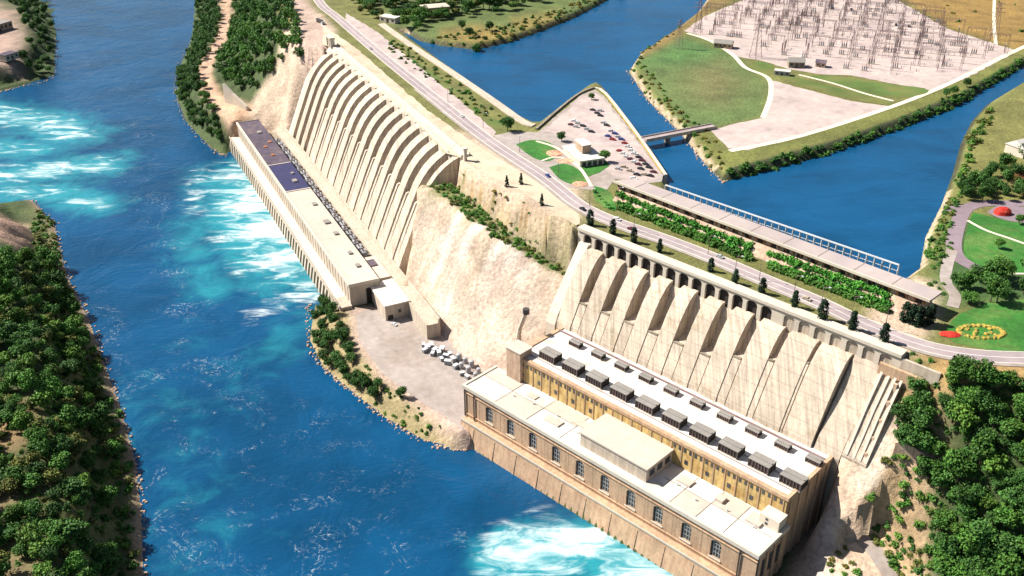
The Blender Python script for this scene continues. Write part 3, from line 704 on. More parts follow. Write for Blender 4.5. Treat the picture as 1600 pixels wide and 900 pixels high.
# transformer shelters
def shelter(w, d, h, small):
    t = thing('transformer_shelter', (0,0,0), 'x', 'shelter', rz=T.rot)
    mb = MB(); mb.box(-w/2,w/2,-d/2,d/2,h-.35,h); mb.box(-w/2+.4,w/2-.4,-.5,.5,h,h+.35); obj('roof', mb, 'roof_grey', t)
    mb = MB(); mb.box(-w/2+.2,w/2-.2,-d/2+.4,d/2-.3,.3,h-.36); obj('enclosure', mb, 'dark_void', t)
    mb = MB(); mb.box(-w/2,w/2,-d/2,d/2,0,.3); obj('plinth', mb, 'concrete', t)
    for sx in (-1,1):
        for sy in (-1,1):
            mb = MB(); mb.box(sx*(w/2-.25)-.18,sx*(w/2-.25)+.18,sy*(d/2-.22)-.18,sy*(d/2-.22)+.18,.3,h-.36); obj('post', mb, 'steel_dark', t)
    mb = MB()
    for i in range(7): mb.box(-w/2+.6+i*(w-1.2)/6-.08,-w/2+.6+i*(w-1.2)/6+.08,-d/2+.15,-d/2+.38,.3,h-.5)
    obj('slat', mb, 'steel_brown', t)
    return t
pa = shelter(10.6,6.6,4.6,0); pb = shelter(7.2,4.0,2.9,1); index_kids()
for k in range(10):
    dup(pa, T(30.2+15.83*k,34.5,46.0), T.rot, f'{ORD[k]} from the left of the large grey roofed transformer shelters along the yellow wall', 'large transformer shelters on the white deck')
    dup(pb, T(31.3+15.65*k,53.6,46.0), T.rot, f'{ORD[k]} from the left of the small dark shelters at the foot of the penstocks', 'small shelters on the white deck')
# penstocks of the near station
def slope(prof, b): pass
for k in range(10):
    a0 = 17+15.75*k-7.85; a1 = a0+15.7
    t = thing('penstock', T((a0+a1)/2,62,46), f'{ORD[k]} concrete penstock from the left on the slope below the arches', 'penstock', 'concrete penstocks below the arches')
    deep = [11.,11.,11.,11.,11.,10.,8.,6.5,5.,.0][k]; rec = [.36,.40,.43,.44,.44,.42,.34,.24,.12,0][k]
    rw = a0+15.7*(1-rec) if rec else a1-.9
    top = (88.6,84.5)
    P = [(62.,45.),(62.8,48.5),(67.5,57.5),(72,66.0),(76,72.8),(79.8,78.0),(83.4,81.9),(86.4,84),top]
    mb = MB(); mb.profile(P+[(90,84.5),(90,8),(62,8)], a0+.05, rw, T); obj('conduit', mb, 'concrete_old', t)
    if rec:
        zl = 61+.4*k
        if k > 5: zl += (k-5)*4.2
        bl = float(np.interp(zl, [q_[1] for q_ in P], [q_[0] for q_ in P]))
        q = [(b_+.5,z_) for b_,z_ in P if z_ < zl-.5]+[(bl+.5,zl)]+[(min(bl+deep,87.),zl+1.0),(87.5,max(80,zl+4)),(88.6,82.0)]
        mb = MB(); mb.profile(q+[(90,82),(90,8),(62.5,8)], rw+.02, a1-.55, T); obj('recess', mb, 'concrete_old', t)
        mb = MB(); mb.box(rw+.1,a1-.7,bl+.3,bl+1.7,zl-.5,zl+.55,T); obj('ledge', mb, 'concrete_dark', t)
    mb = MB(); mb.profile([(63.6,45.),(88,82.0),(90,82),(90,8),(63.6,8)], a1-.54 if rec else a1-.88, a1-.02, T); obj('joint', mb, 'concrete_dark', t)
mb = MB(); mb.profile([(61.5,46.0),(64,52),(88,86),(94,86),(94,8),(61.5,8)], 2.5, 9.1, T); tag(obj('side_wall', mb, 'concrete_pale'), 'pale sloping concrete side wall left of the near penstocks', 'wall')
mb = MB(); mb.profile([(63,46.0),(66,52),(89,84.4),(94,84.4),(94,8),(63,8)], 166.9, 179.5, T); tag(obj('side_wall', mb, 'concrete_old'), 'stained concrete side wall right of the last near penstock', 'wall')
# arcade wall under the road
aw = thing('arcade_wall', T(93,92,80), 'long pale wall with a row of dark arches under the clifftop road', 'wall')
ops = [(7.5+8.05*k, 5.9, 79.0 if k % 2 else 81.5, 91.4) for k in range(15)]
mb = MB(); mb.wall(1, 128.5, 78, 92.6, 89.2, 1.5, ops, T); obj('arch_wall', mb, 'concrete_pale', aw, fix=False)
mb = MB(); mb.box(1,128.5,90.72,93.6,78,92.6,T); obj('shade_backing', mb, 'dark_void', aw)  # near-black backing paints the shade of the deep arch openings
ops2 = [(132.5+8.05*k, 5.6, 80, 91.4) for k in range(7)]
mb = MB(); mb.wall(128.5, 187, 78, 92.6, 89.2, .9, ops2, T); obj('blind_wall', mb, 'concrete_pale', aw, fix=False)
mb = MB(); mb.box(128.5,187,90.05,93.6,78,92.6,T); obj('infill', mb, 'concrete_old', aw)
mb = MB(); mb.box(.4,187.5,88.4,94.4,92.6,94.2,T); obj('coping', mb, 'concrete_pale', aw)
mb = MB(); mb.box(.4,1,89.2,96,70,92.6,T); mb.box(187,187.6,89.2,96,76,92.6,T); obj('end_wall', mb, 'concrete_pale', aw)
mb = MB(); mb.box(187.7,205,88.8,90.2,84,92.4,T); obj('wing_wall', mb, 'concrete', aw)
# ------------------------------------------------------------------ FAR POWER STATION
T = T2
p2 = thing('power_station', T(170,10,8), 'long low power station with purple and pale flat roof beside white water', 'power station')
mb = MB(); mb.box(0,341,0,20.4,0,24,T); obj('hall', mb, 'concrete', p2)
for nm,a0,a1,m_ in (('tarred_roof',0,116,'roof_purple'),('navy_roof',117,176,'roof_navy'),('pale_roof',177,341,'roof_cream')):
    mb = MB(); mb.box(a0,a1,.8,20.3,23.9,24.9,T); obj(nm, mb, m_, p2)
mb = MB(); mb.box(-.4,341.4,-.6,.8,23.4,25.6,T); mb.box(116,117,.8,20.3,23.9,25.3,T); mb.box(176,177,.8,20.3,23.9,25.5,T); mb.box(340.6,341.4,.8,20.4,23.4,25.5,T); mb.box(-.4,0,.8,20.4,23.4,25.5,T); obj('roof_kerb', mb, 'concrete_pale', p2)
for i in range(49):
    mb = MB(); mb.box(3.0+i*6.95,3.7+i*6.95,-.35,.0,12,23.3,T); obj('pilaster', mb, 'concrete_pale', p2)
for a,b,s in ((206,13,3.2),(240,12,4.),(262,13,3.),(296,13,2.6),(316,12,2.8),(155,11,3.5),(32,11,3.5),(140,14,2.)):
    mb = MB(); mb.box(a,a+s*1.5,b,b+s,24.8,26.0,T); obj('roof_hatch', mb, 'roof_grey', p2)
for a,b in ((70,8),(92,9),(60,14)):
    mb = MB(); mb.box(a,a+4,b,b+3,24.85,25.5,T); obj('roof_vent', mb, 'rust', p2)
mb = MB(); mb.box(341.0,341.2,11,16,9,20,T); obj('large_door', mb, 'dark_void', p2)
mb = MB(); mb.box(300,333,20.5,31,9,20,T); an = obj('annex', mb, 'concrete_pale', p2)
mb = MB(); mb.box(300,333,20.5,31,20,20.5,T); obj('annex_roof', mb, 'roof_cream', an)
mb = MB(); mb.box(306,315,22,28,20.5,21.3,T); obj('annex_hatch', mb, 'roof_purple', an)
mb = MB(); mb.box(-2,330,-8.2,0,10.2,11.4,T); dk = obj('tailrace_deck', mb, 'concrete_pale', p2)
mb = MB(); mb.box(-2,344,-8.5,-8.0,11.3,12.6,T); obj('deck_parapet', mb, 'concrete', dk)
mb = MB(); mb.box(-2,330,-5.2,0,-3,10.2,T); obj('recess_wall', mb, 'concrete_dark', dk)
mb = MB(); mb.box(320,344,-8.2,0,-2,11.35,T); obj('end_block', mb, 'concrete', dk)
for i in range(45):
    mb = MB(); mb.profile([(-8.1,10.2),(-5.2,10.2),(-5.2,-3),(-10.2,-3),(-9.6,3)], i*7.2, i*7.2+3.1, T); obj('pier', mb, 'concrete', dk)
# works shed
sh = thing('works_shed', U(610,465,9)+(9,), 'flat roofed beige shed on the yard at the near end of the far station', 'shed')
Ts = T2
mb = MB(); mb.box(336.5,368,14.5,30.5,9,19.4,Ts); obj('wall', mb, 'concrete', sh)
mb = MB(); mb.box(336,368.5,14,31,19.4,20.1,Ts); obj('roof', mb, 'roof_white', sh)
mb = MB(); mb.box(368.01,368.2,16,19.5,9,12.5,Ts); obj('door', mb, 'dark_void', sh)
mb = MB(); mb.box(368.01,368.2,23,25,13,15.4,Ts); obj('window', mb, 'glass_dark', sh)
# step-up transformers in the trench behind the far station
def transformer():
    t = thing('transformer', (0,0,0), 'x', 'transformer', rz=T2.rot)
    mb = MB(); mb.box(-3,3,-1.6,1.6,.4,4.2); obj('tank', mb, 'tank_grey', t)
    mb = MB(); mb.box(-3.6,3.6,-2.2,2.2,0,.4); obj('plinth', mb, 'concrete_dark', t)
    mb = MB()
    for i in range(9): mb.box(-2.6+i*.65,-2.4+i*.65,-2.7,-1.6,.9,3.6)
    obj('radiator', mb, 'steel_dark', t)
    mb = MB(); mb.tube((-1.8,1.1,5.0),(1.8,1.1,5.0),.5,n=8); obj('conservator', mb, 'tank_grey', t)
    for x in (-1.5,0,1.5): mb = MB(); mb.tube((x,-.3,4.2),(x,-.5,6.0),.28,.14); obj('bushing', mb, 'rust', t)
    return t
tp = transformer(); index_kids()
for k in range(30):
    dup(tp, T2(52+8.3*k,24.6+.4*((k*7)%3),17.7), T2.rot+(0 if k%3 else math.pi), 'dark transformer in the trench behind the far power station', 'transformers in the trench behind the far station')
mb = MB(); mb.box(20,332,20.5,30,8,17.7,T2); struct('trench_floor', mb, 'concrete_dark')
mb = MB(); mb.profile([(30,8),(30,19.4),(30.8,19.4),(30.8,18.9),(37.5,18.9),(38,22),(39,22),(39,8)], 20, 400, T2); tag(obj('retaining_wall', mb, 'concrete'), 'tan retaining wall and service road at the foot of the far penstocks', 'wall')
# penstocks of the far station
SP = 17.6
def P2(p0=0.): return [(39,21.5+p0),(41,27),(49,46),(56,62),(60,70.5),(64,77),(68.5,82.5),(74,87.3),(80,91),(85.5,93.2)]
for k in range(16):
    a0 = 40+SP*k; w1 = 9.0
    t = thing('penstock', T2(a0+4,39,22), f'{ORD[k]} ribbed concrete penstock from the top of the far curved row', 'penstock', 'ribbed penstocks of the far station')
    mb = MB(); mb.profile(P2()+[(87,93.2),(87,8),(39,8)], a0, a0+w1, T2); obj('ridge', mb, 'concrete_rib', t)
    lo = 44 if k > 2 else 30
    q = [(39.6,21.0),(41.6,26.2),(50.4,46.6)]
    if k > 2: q += [(57.2,61.2),(59.6,61.8),(74,61.5),(80,66),(82.5,93)]
    else: q = [(44.,21.0),(47,26),(62,47),(70,58),(78,68),(82.5,93)]
    mb = MB(); mb.profile(q+[(87,93.0),(87,8),(40.2,8)], a0+w1, a0+SP-.0, T2); obj('channel', mb, 'concrete_rib', t)
    mb = MB(); mb.profile([(40.6,24.),(49.7,46.4),(56.6,62.0),(58.6,62.6),(58.8,8),(40.6,8)], a0+w1+2.6, a0+w1+4.6, T2); obj('rib', mb, 'concrete_rib', t) if k > 2 else None
a0 = 40+SP*16
mb = MB(); mb.profile(P2()+[(87,93.2),(87,8),(39,8)], a0, a0+5, T2); tag(obj('end_wall', mb, 'concrete_rib'), 'curved concrete end wall closing the far penstock row, shaded on its near side', 'wall')
mb = MB(); mb.profile([(39,20),(60,68),(66,76),(84,93),(87,93),(87,8),(39,8)], 33, 39.8, T2); tag(obj('end_wall', mb, 'concrete_pale'), 'pale concrete side wall at the top end of the far penstocks', 'wall')
mb = MB(); mb.box(33,328,85.6,92,88,94.6,T2); hw = obj('headworks', mb, 'concrete_pale'); tag(hw, 'long pale concrete headworks slab above the far penstocks', 'dam crest')
mb = MB(); mb.box(33,328,91.4,91.9,94.61,95.7,T2); obj('parapet', mb, 'concrete', hw)
gt = thing('gate_tower', T2(30,88,93), 'pale concrete gate tower at the upper end of the far headworks', 'tower')
for dx in (0,7,12): mb = MB(); mb.box(24+dx,26+dx,84,88,80,101,T2); obj('pier', mb, 'concrete_pale', gt)
mb = MB(); mb.box(23.5,38.5,83.6,88.4,101,102.4,T2); obj('beam', mb, 'concrete_pale', gt)
pt = thing('gate_post', T2(334,86,80), 'pale slender gate post standing at the near end of the far headworks', 'post')
mb = MB(); mb.box(333,335,85,87,76,101,T2); obj('shaft', mb, 'concrete_pale', pt); mb = MB(); mb.box(332.4,335.6,84.4,87.6,101,101.8,T2); obj('cap', mb, 'concrete_pale', pt)
# abutment wall by the dirt track
def wallpx(name, px, z0, z1, m, label, thick=1.2, zs=None):
    mb = MB(); line = [U(x,y,(zs[i] if zs else z1)) for i,(x,y) in enumerate(px)]; a,b = strip(line, -thick/2, thick/2)
    for i in range(len(line)-1):
        t0 = zs[i] if zs else z1; t1 = zs[i+1] if zs else z1
        vs = [(*a[i],z0),(*a[i+1],z0),(*b[i+1],z0),(*b[i],z0),(*a[i],t0),(*a[i+1],t1),(*b[i+1],t1),(*b[i],t0)]
        mb.add(vs, [(3,2,1,0),(4,5,6,7),(0,1,5,4),(1,2,6,5),(2,3,7,6),(3,0,4,7)])
    o = obj(name, mb, m); tag(o, label, 'wall'); return o
wallpx('abutment_wall', [(349,130),(364,146),(386,166)], 20, 42, 'concrete_pale', 'pale wedge shaped abutment wall beside the dirt track', 3, [44,36,27])
def swall(name, px, z, h, w, m, label, base=86.):
    line = catmull(poly(px, z), 3); a,b = strip(line, -w/2, w/2); mb = MB(); n=len(line)
    for i in range(n-1):
        vs = [(*a[i],base),(*a[i+1],base),(*b[i+1],base),(*b[i],base),(*a[i],z+h),(*a[i+1],z+h),(*b[i+1],z+h),(*b[i],z+h)]
        fs = [(4,5,6,7),(0,1,5,4),(2,3,7,6)]+([(3,0,4,7)] if i==0 else [])+([(1,2,6,5)] if i==n-2 else []); mb.add(vs, fs)
    o = obj(name, mb, m); return tag(o, label, 'wall')
swall('canal_wall', [(596,38),(640,70),(700,110),(770,158),(815,190),(834,197)], PL, .8, 6.5, 'concrete', 'broad pale concrete canal wall running beside the grass verge')
swall('quay_wall', [(838,203),(878,168),(906,147),(928,138)], PL, 1.3, 1.6, 'concrete_dark', 'dark low quay wall on the left edge of the triangular car park')
swall('quay_wall', [(928,138),(946,146),(1000,216),(1040,274)], PL, .6, 2.2, 'concrete_pale', 'pale quay edge on the right side of the triangular car park')
def railing(name, px, z, m, label, h=1.1, step=3.):
    line = poly(px, z); t = thing(name, (*line[0], z), label, 'railing'); mbp = MB(); mbr = MB()
    for i in range(len(line)-1):
        p, q = Vector(line[i]), Vector(line[i+1]); n = max(1, int((q-p).length/step))
        for j in range(n):
            c = p.lerp(q, j/n); mbp.box(c.x-.12,c.x+.12,c.y-.12,c.y+.12,z,z+h)
        mbr.tube((*p,z+h),(*q,z+h),.14,n=4); mbr.tube((*p,z+h*.5),(*q,z+h*.5),.1,n=4)
    obj('post', mbp, m, t); obj('rail', mbr, m, t); return t
mat('paint_yellow', (.6,.42,.08), .1, 1.)
railing('guard_rail', [(946,150),(998,219),(1034,272)], PL+.3, 'paint_yellow', 'yellow guard rail along the right edge of the triangular car park')
railing('guard_rail', [(500,36),(530,74),(610,148),(700,238)], PL+.3, 'paint_white', 'thin pale rail along the top of the far headworks')
# gatehouse along the canal
gh = thing('screen_house', (*U(1215,370,PL),PL), 'long narrow flat roofed gatehouse beside the canal above the hedge', 'gatehouse')
RZ = 103.0
FL,FR,BR,BL = (U(958,283,RZ),U(1453,470,RZ),U(1470,455,RZ),U(1012,278,RZ))
class QF:                                                # frame along the front edge
    pass
TG = Frame((958,283),(1453,470),RZ); LG = TG.L
W1 = TG.inv(*BR)[1]
mb = MB(); mb.prism([FL,FR,TG.xy(LG,W1),TG.xy(6,W1)], RZ-1.1, RZ); obj('roof', mb, 'gravel_roof', gh)
mb = MB(); mb.prism([TG.xy(2,2.2),TG.xy(LG-3,2.2),TG.xy(LG-3,W1-1.2),TG.xy(7,W1-1.2)], PL-1, RZ-1.1); obj('wall', mb, 'stone_pink', gh)
mb = MB(); mb.box(0,LG,-.15,.55,RZ-.9,RZ+.5,TG); obj('front_kerb', mb, 'concrete_pale', gh)
for i in range(44):
    x = 3+i*(LG-6)/43; mb = MB(); mb.profile([(2.2,RZ-4),(.3,RZ-1.1),(2.2,RZ-1.1)], x-.45, x+.45, TG); obj('bracket', mb, 'rust', gh)
for i in range(24):
    x = 6+i*(LG-12)/23; mb = MB(); mb.box(x-1.7,x+1.7,2.05,2.19,RZ-4.4,RZ-2.0,TG); obj('window', mb, 'dark_void', gh)
mb = MB()
for i in range(9): mb.box(15+i*20,15.3+i*20,.6,W1-.3,RZ,RZ+.12,TG)
obj('roof_joint', mb, 'concrete_dark', gh)
mb = MB(); mb.profile([(2.0,PL-1),(-4.5,PL-1),(-4.5,PL+.3),(2.0,PL+5.5)], 4, LG-6, TG); tag(obj('embankment', mb, 'stone_pink'), 'sloping ochre embankment below the gatehouse front', 'embankment')
# trash rack gantry over the canal
gl = [U(1040,289,99.5),U(1405,414,99.5)]
gy_ = thing('canal_gantry', (*U(1220,352,CW),CW), 'white steel gantry rail on posts along the canal side of the gatehouse', 'gantry')
pL,qL = Vector(gl[0]),Vector(gl[1]); nG = 34
dirG = (qL-pL).normalized(); norG = Vector((-dirG.y,dirG.x))
for i in range(nG+1):
    c = pL.lerp(qL,i/nG); mb = MB(); mb.box(c.x-.3,c.x+.3,c.y-.3,c.y+.3,82,99.5); obj('post', mb, 'steel_pale', gy_)
mb = MB(); mb.tube((*pL,99.5),(*qL,99.5),.5,n=4); obj('top_beam', mb, 'steel_pale', gy_)
mb = MB(); mb.tube((*pL,96.),(*qL,96.),.22,n=4); obj('mid_rail', mb, 'steel_pale', gy_)
a_ = pL-norG*1.2; b_ = qL-norG*1.2; c_ = Vector(TG.xy(LG,W1-1)); d_ = Vector(TG.xy(8,W1-1))
mb = MB(); mb.prism([tuple(a_),tuple(b_),tuple(c_),tuple(d_)], 82, 91.5); obj('rack_deck', mb, 'concrete_dark', gy_)
mb = MB()
for i in range(60):
    c = pL.lerp(qL,(i+.5)/60)-norG*.8; mb.box(c.x-.1,c.x+.1,c.y-.1,c.y+.1,91.5,97.5)
obj('screen_bar', mb, 'steel_dark', gy_)
# small bridge over the canal
b0,b1 = Vector(U(1006,217,94.5)),Vector(U(1116,196,94.5)); bd = (b1-b0).normalized(); bn = Vector((-bd.y,bd.x)); BLn = (b1-b0).length
TB = lambda a,b,z: (b0.x+bd.x*a+bn.x*b, b0.y+bd.y*a+bn.y*b, z)
br = thing('canal_bridge', TB(BLn/2,0,CW), 'narrow straight road bridge from the triangular car park to the island', 'bridge')
mb = MB(); mb.box(0,BLn,-3,3,93.3,94.4,TB); obj('deck', mb, 'asphalt', br)
for s in (-3.2,2.8): mb = MB(); mb.box(0,BLn,s,s+.4,92.9,95.3,TB); obj('girder', mb, 'concrete', br)
for x in (BLn*.33,BLn*.67): mb = MB(); mb.box(x-.8,x+.8,-2.6,2.6,82,93.3,TB); obj('pier', mb, 'concrete_dark', br)
# car park pavilion
TP = Frame((878,228),(906,252),PL+4.6)
pv = thing('pavilion', TP(8,6,PL), 'small flat roofed white pavilion with a dark block on its roof in the car park', 'building')
wP = TP.inv(*U(935,238,PL+4.6))[1]
mb = MB(); mb.box(.6,TP.L-.6,.6,wP-.6,PL-.5,PL+4,TP); obj('wall', mb, 'concrete_pale', pv)
mb = MB(); mb.box(0,TP.L,0,wP,PL+4,PL+4.6,TP); obj('roof', mb, 'roof_white', pv)
mb = MB(); mb.box(TP.L*.22,TP.L*.62,wP*.38,wP*.72,PL+4.6,PL+10,TP); bl = obj('roof_block', mb, 'stone_pink', pv)
mb = MB(); mb.box(TP.L*.2,TP.L*.64,wP*.36,wP*.74,PL+10,PL+10.5,TP); obj('block_roof', mb, 'roof_white', bl)
mb = MB()
for i in range(4): mb.box(TP.L-.59,TP.L-.45,2+i*wP/4.6,4.6+i*wP/4.6,PL+.5,PL+3.3,TP)
obj('window', mb, 'glass_dark', pv)
# rock stairway, pipe, yard equipment
tp_ = [U(806,540,34),U(812,516,44),U(822,490,58)]
pp = thing('inclined_pipe', (*tp_[0],30), 'pale inclined pipe with a dark top climbing the bare rock face', 'pipe')
mb = MB(); mb.tube((*tp_[0],30),(*tp_[1],45),1.3,n=8); mb.tube((*tp_[1],45),(*tp_[2],59),1.3,n=8); obj('pipe', mb, 'concrete_pale', pp)
mb = MB(); mb.tube((*tp_[2],58),(tp_[2][0],tp_[2][1],61),1.9,n=8); obj('intake', mb, 'steel_dark', pp)
for p_,z in ((tp_[0],30),(tp_[1],45)): mb = MB(); mb.box(p_[0]-.8,p_[0]+.8,p_[1]-.8,p_[1]+.8,8,z); obj('support', mb, 'concrete', pp)
def dwall(name, px, m, label, up, th=1.2, cat='wall', n=5):
    line = [hit(x,y)[:2] for x,y,z in px]; line = catmull(line, n); a,b = strip(line, -th/2, th/2); zz = H([q[0] for q in line],[q[1] for q in line]); mb = MB()
    zs = [float(v)+up for v in zz]
    for i in range(len(line)-1):
        k0,k1 = float(zz[i])-6, float(zz[i+1])-6
        vs = [(*a[i],k0),(*a[i+1],k1),(*b[i+1],k1),(*b[i],k0),(*a[i],zs[i]),(*a[i+1],zs[i+1]),(*b[i+1],zs[i+1]),(*b[i],zs[i])]
        mb.add(vs, [(4,5,6,7),(0,1,5,4),(2,3,7,6)]+([(3,0,4,7)] if i==0 else [])+([(1,2,6,5)] if i==len(line)-2 else []))
    return tag(obj(name, mb, m), label, cat)
ch = thing('chute', T1(186,69,50), 'pale stepped concrete chute running down the rock right of the near penstocks', 'chute')
mb = MB(); mb.profile([(86,82.5),(76,69),(70,58.5),(64,49),(64,5),(86,5)], 179.8, 191.5, T1); obj('slab', mb, 'concrete_old', ch)
for a_,h_ in ((181.2,1.9),(184.6,1.2),(187.6,1.6),(190.4,1.5)):
    mb = MB(); mb.profile([(85.5,81),(85.5,82.5+h_),(76,69+h_),(70,58.5+h_),(64.2,49+h_*.6),(64.2,45),(70,56),(76,67)], a_, a_+1.0, T1); obj('side_wall', mb, 'concrete_pale', ch)
for i in range(5):
    q = 66+i*4.2; z_ = 52.3+i*6.4 if q < 70 else 58.5+(q-70)*1.75
    mb = MB(); mb.box(188.7,190.3,q,q+1.6,z_-6,z_+1.6,T1); obj('step', mb, 'stone_pink', ch)
mb = MB(); mb.box(179.6,199,86.1,87.6,70,88,T1); tag(obj('cross_wall', mb, 'stone_tan'), 'brown cross wall above the chute right of the near penstocks', 'wall')
dwall('retaining_wall', [(1396,706,40),(1425,718,40),(1462,738,40)], 'stone_pink', 'short pinkish retaining wall at the edge of the lower right wood', 4, 3)
def hgt(px,py,z): return z
def tank(w):
    t = thing('storage_tank', (0,0,0), 'x', 'tank'); mb = MB(); mb.tube((0,0,.2),(0,0,w*1.35),w*.55,n=12); mb.dome((0,0,w*1.35),w*.55,w*.25); obj('shell', mb, 'tank_white', t)
    mb = MB(); mb.tube((0,0,0),(0,0,.2),w*.62,n=12); obj('base', mb, 'concrete_dark', t)
    mb = MB(); mb.box(w*.5,w*.62,-.3,.3,.2,w*1.35); obj('ladder', mb, 'steel_dark', t); return t
tk = tank(4.)
def crate():
    t = thing('equipment_crate', (0,0,0), 'x', 'crate'); mb = MB(); mb.box(-1.7,1.7,-1.1,1.1,.25,2.4); obj('box', mb, 'tank_grey', t)
    mb = MB(); mb.box(-1.8,1.8,-1.2,1.2,2.4,2.6); obj('lid', mb, 'steel_pale', t)
    mb = MB(); mb.box(-1.5,-1.1,-1.1,1.1,0,.25); mb.box(1.1,1.5,-1.1,1.1,0,.25); obj('skid', mb, 'bark', t); return t
cr = crate(); index_kids()
for i,(x,y) in enumerate([(717,557),(727,562),(737,568),(748,578),(721,570),(732,577),(743,585)]):
    dup(tk, (*U(x,y+5,9.2),9.2), .4*i, f'{ORD[i]} from the left of the white tanks grouped on the yard', 'white tanks on the yard', random.uniform(.55,.75))
for i,(x,y) in enumerate([(662,538),(668,543),(674,540),(680,547),(686,551),(691,546),(697,556),(703,552),(708,561),(700,566),(712,572),(690,560),(676,552),(722,583),(730,588),(664,547)]):
    dup(cr, (*U(x,y+3,9.2),9.2), random.uniform(0,3), 'grey equipment crate stacked with others on the yard left of the white tanks', 'crates on the yard', random.uniform(.8,1.2))
# ------------------------------------------------------------------ switchyard
def gantry():
    t = thing('busbar_gantry', (0,0,0), 'x', 'gantry')
    for s in (-1,1):
        mb = MB()
        for q in (-1,1): mb.tube((s*8+q*1.0,0,0),(s*8+q*.3,0,17),.2,.15,n=4)
        for i in range(6):
            z0=i*2.8; k0=1-.7*z0/17; k1=1-.7*(z0+2.8)/17; mb.tube((s*8-k0*(1 if i%2 else -1),0,z0),(s*8+k1*(1 if i%2 else -1),0,z0+2.8),.09,n=3)
        obj('column', mb, 'steel_brown', t)
    mb = MB(); mb.tube((-8.4,0,16.2),(8.4,0,16.2),.18,n=4); mb.tube((-8.4,0,17.4),(8.4,0,17.4),.18,n=4)
    for i in range(12): mb.tube((-8.4+i*1.4,0,16.2 if i%2 else 17.4),(-7+i*1.4,0,17.4 if i%2 else 16.2),.09,n=3)
    obj('beam', mb, 'steel_brown', t)
    mb = MB()
    for x in (-5,0,5): mb.tube((x,0,13.4),(x,0,16.2),.2,.12,n=5)
    obj('insulator', mb, 'steel_dark', t); return t
def breaker():
    t = thing('circuit_breaker', (0,0,0), 'x', 'switchgear'); mb = MB(); mb.box(-2.4,2.4,-1,1,0,.6); obj('plinth', mb, 'concrete', t)
    for x in (-1.6,0,1.6): mb = MB(); mb.tube((x,0,.6),(x,0,3.4),.5,n=7); obj('tank', mb, 'tank_grey', t)
    mb = MB()
    for x in (-1.6,0,1.6):
        for s in (-1,1): mb.tube((x,0,3.3),(x,s*.9,5.4),.2,.1,n=5)
    obj('bushing', mb, 'rust', t); return t
def disconnector():
    t = thing('disconnector', (0,0,0), 'x', 'switchgear'); mb = MB()
    for x in (-3,0,3): mb.tube((x,0,0),(x,0,5),.2,n=4)
    mb.tube((-3.4,0,5),(3.4,0,5),.16,n=4); obj('stand', mb, 'steel_brown', t); mb = MB()
    for x in (-3,0,3): mb.tube((x,0,5),(x,.0,6.8),.2,.12,n=5)
    obj('insulator', mb, 'steel_dark', t); mb = MB(); mb.tube((-3,0,6.8),(3,.0,7),.1,n=4); obj('blade', mb, 'steel_pale', t); return t
ga, cb, ds = gantry(), breaker(), disconnector(); index_kids()
yard = poly([(1078,46),(1180,0),(1390,-6),(1478,48),(1565,80),(1480,118),(1400,112),(1330,104),(1240,92),(1120,60)], PL)
yx = [p[0] for p in yard]; yy = [p[1] for p in yard]; ang = R(-22); k = 0
for i in range(-20,21):
    for j in range(-18,19):
        cx = sum(yx)/len(yx)+(i*18)*math.cos(ang)-(j*22)*math.sin(ang); cy = sum(yy)/len(yy)+(i*18)*math.sin(ang)+(j*22)*math.cos(ang)
        _, ins = pdist(yard, np.array([cx]), np.array([cy]))
        if not ins[0]: continue
        sx_, sy_ = V(cx,cy,PL)
        if random.random() < .72: dup(ga, (cx,cy,PL+.1), ang, 'brown lattice busbar gantry standing in rows on the switchyard gravel', 'busbar gantries in the switchyard', random.uniform(.85,1.1))
        for q in range(2):
            ox, oy = random.choice([(-6,8),(6,8),(0,13),(-8,-8),(7,-9)]); ox += random.uniform(-2,2)
            x_, y_ = cx+ox*math.cos(ang)-oy*math.sin(ang), cy+ox*math.sin(ang)+oy*math.cos(ang)
            if random.random() < .42: dup(cb, (x_,y_,PL+.1), ang, 'grey circuit breaker with rust coloured bushings between the busbar gantries', 'circuit breakers in the switchyard', random.uniform(.9,1.2))
            elif random.random() < .5: dup(ds, (x_,y_,PL+.1), ang+math.pi/2, 'low brown disconnector frame between the busbar gantries', 'disconnectors in the switchyard', random.uniform(.9,1.2))
def house(name, px, py, z, w, d, h, rz, wallm, roofm, label, cat, gable=True, nw=3):
    x, y = U(px,py,z); t = thing(name, (x,y,z), label, cat, rz=0.)
    c, s = math.cos(rz), math.sin(rz); TT = lambda a,b,q: (x+a*c-b*s, y+a*s+b*c, z+q)
    mb = MB(); mb.box(-w/2,w/2,-d/2,d/2,-.6,h,TT); obj('wall', mb, wallm, t)
    mb = MB()
    if gable: mb.profile([(-d/2-.6,h-.1),(0,h+d*.32),(d/2+.6,h-.1)], -w/2-.5, w/2+.5, TT)
    else: mb.box(-w/2-.4,w/2+.4,-d/2-.4,d/2+.4,h,h+.6,TT)
    obj('roof', mb, roofm, t)
    for i in range(nw):
        xx = -w/2+(i+.5)*w/nw; mb = MB(); mb.box(xx-w/nw*.22,xx+w/nw*.22,-d/2-.12,-d/2-.01,h*.35,h*.75,TT); obj('window', mb, 'glass_dark', t)
    mb = MB(); mb.box(-w*.06,w*.06,-d/2-.14,-d/2-.02,-.2,h*.3+.6,TT); obj('door', mb, 'steel_dark', t)
    return t
house('control_hut', 1130,74,PL,16,8,4.5,ang,'stone_pink','roof_grey','low pinkish control hut at the left corner of the switchyard','hut',True,4)
house('control_hut', 1243,104,PL,13,9,5,ang+.3,'concrete_dark','roof_grey','dark grey control hut at the front edge of the switchyard','hut',True,3)
house('control_hut', 1282,104,PL,8,6,4,ang,'stone_pink','roof_purple','small purple roofed hut right of the grey control hut','hut',True,2)
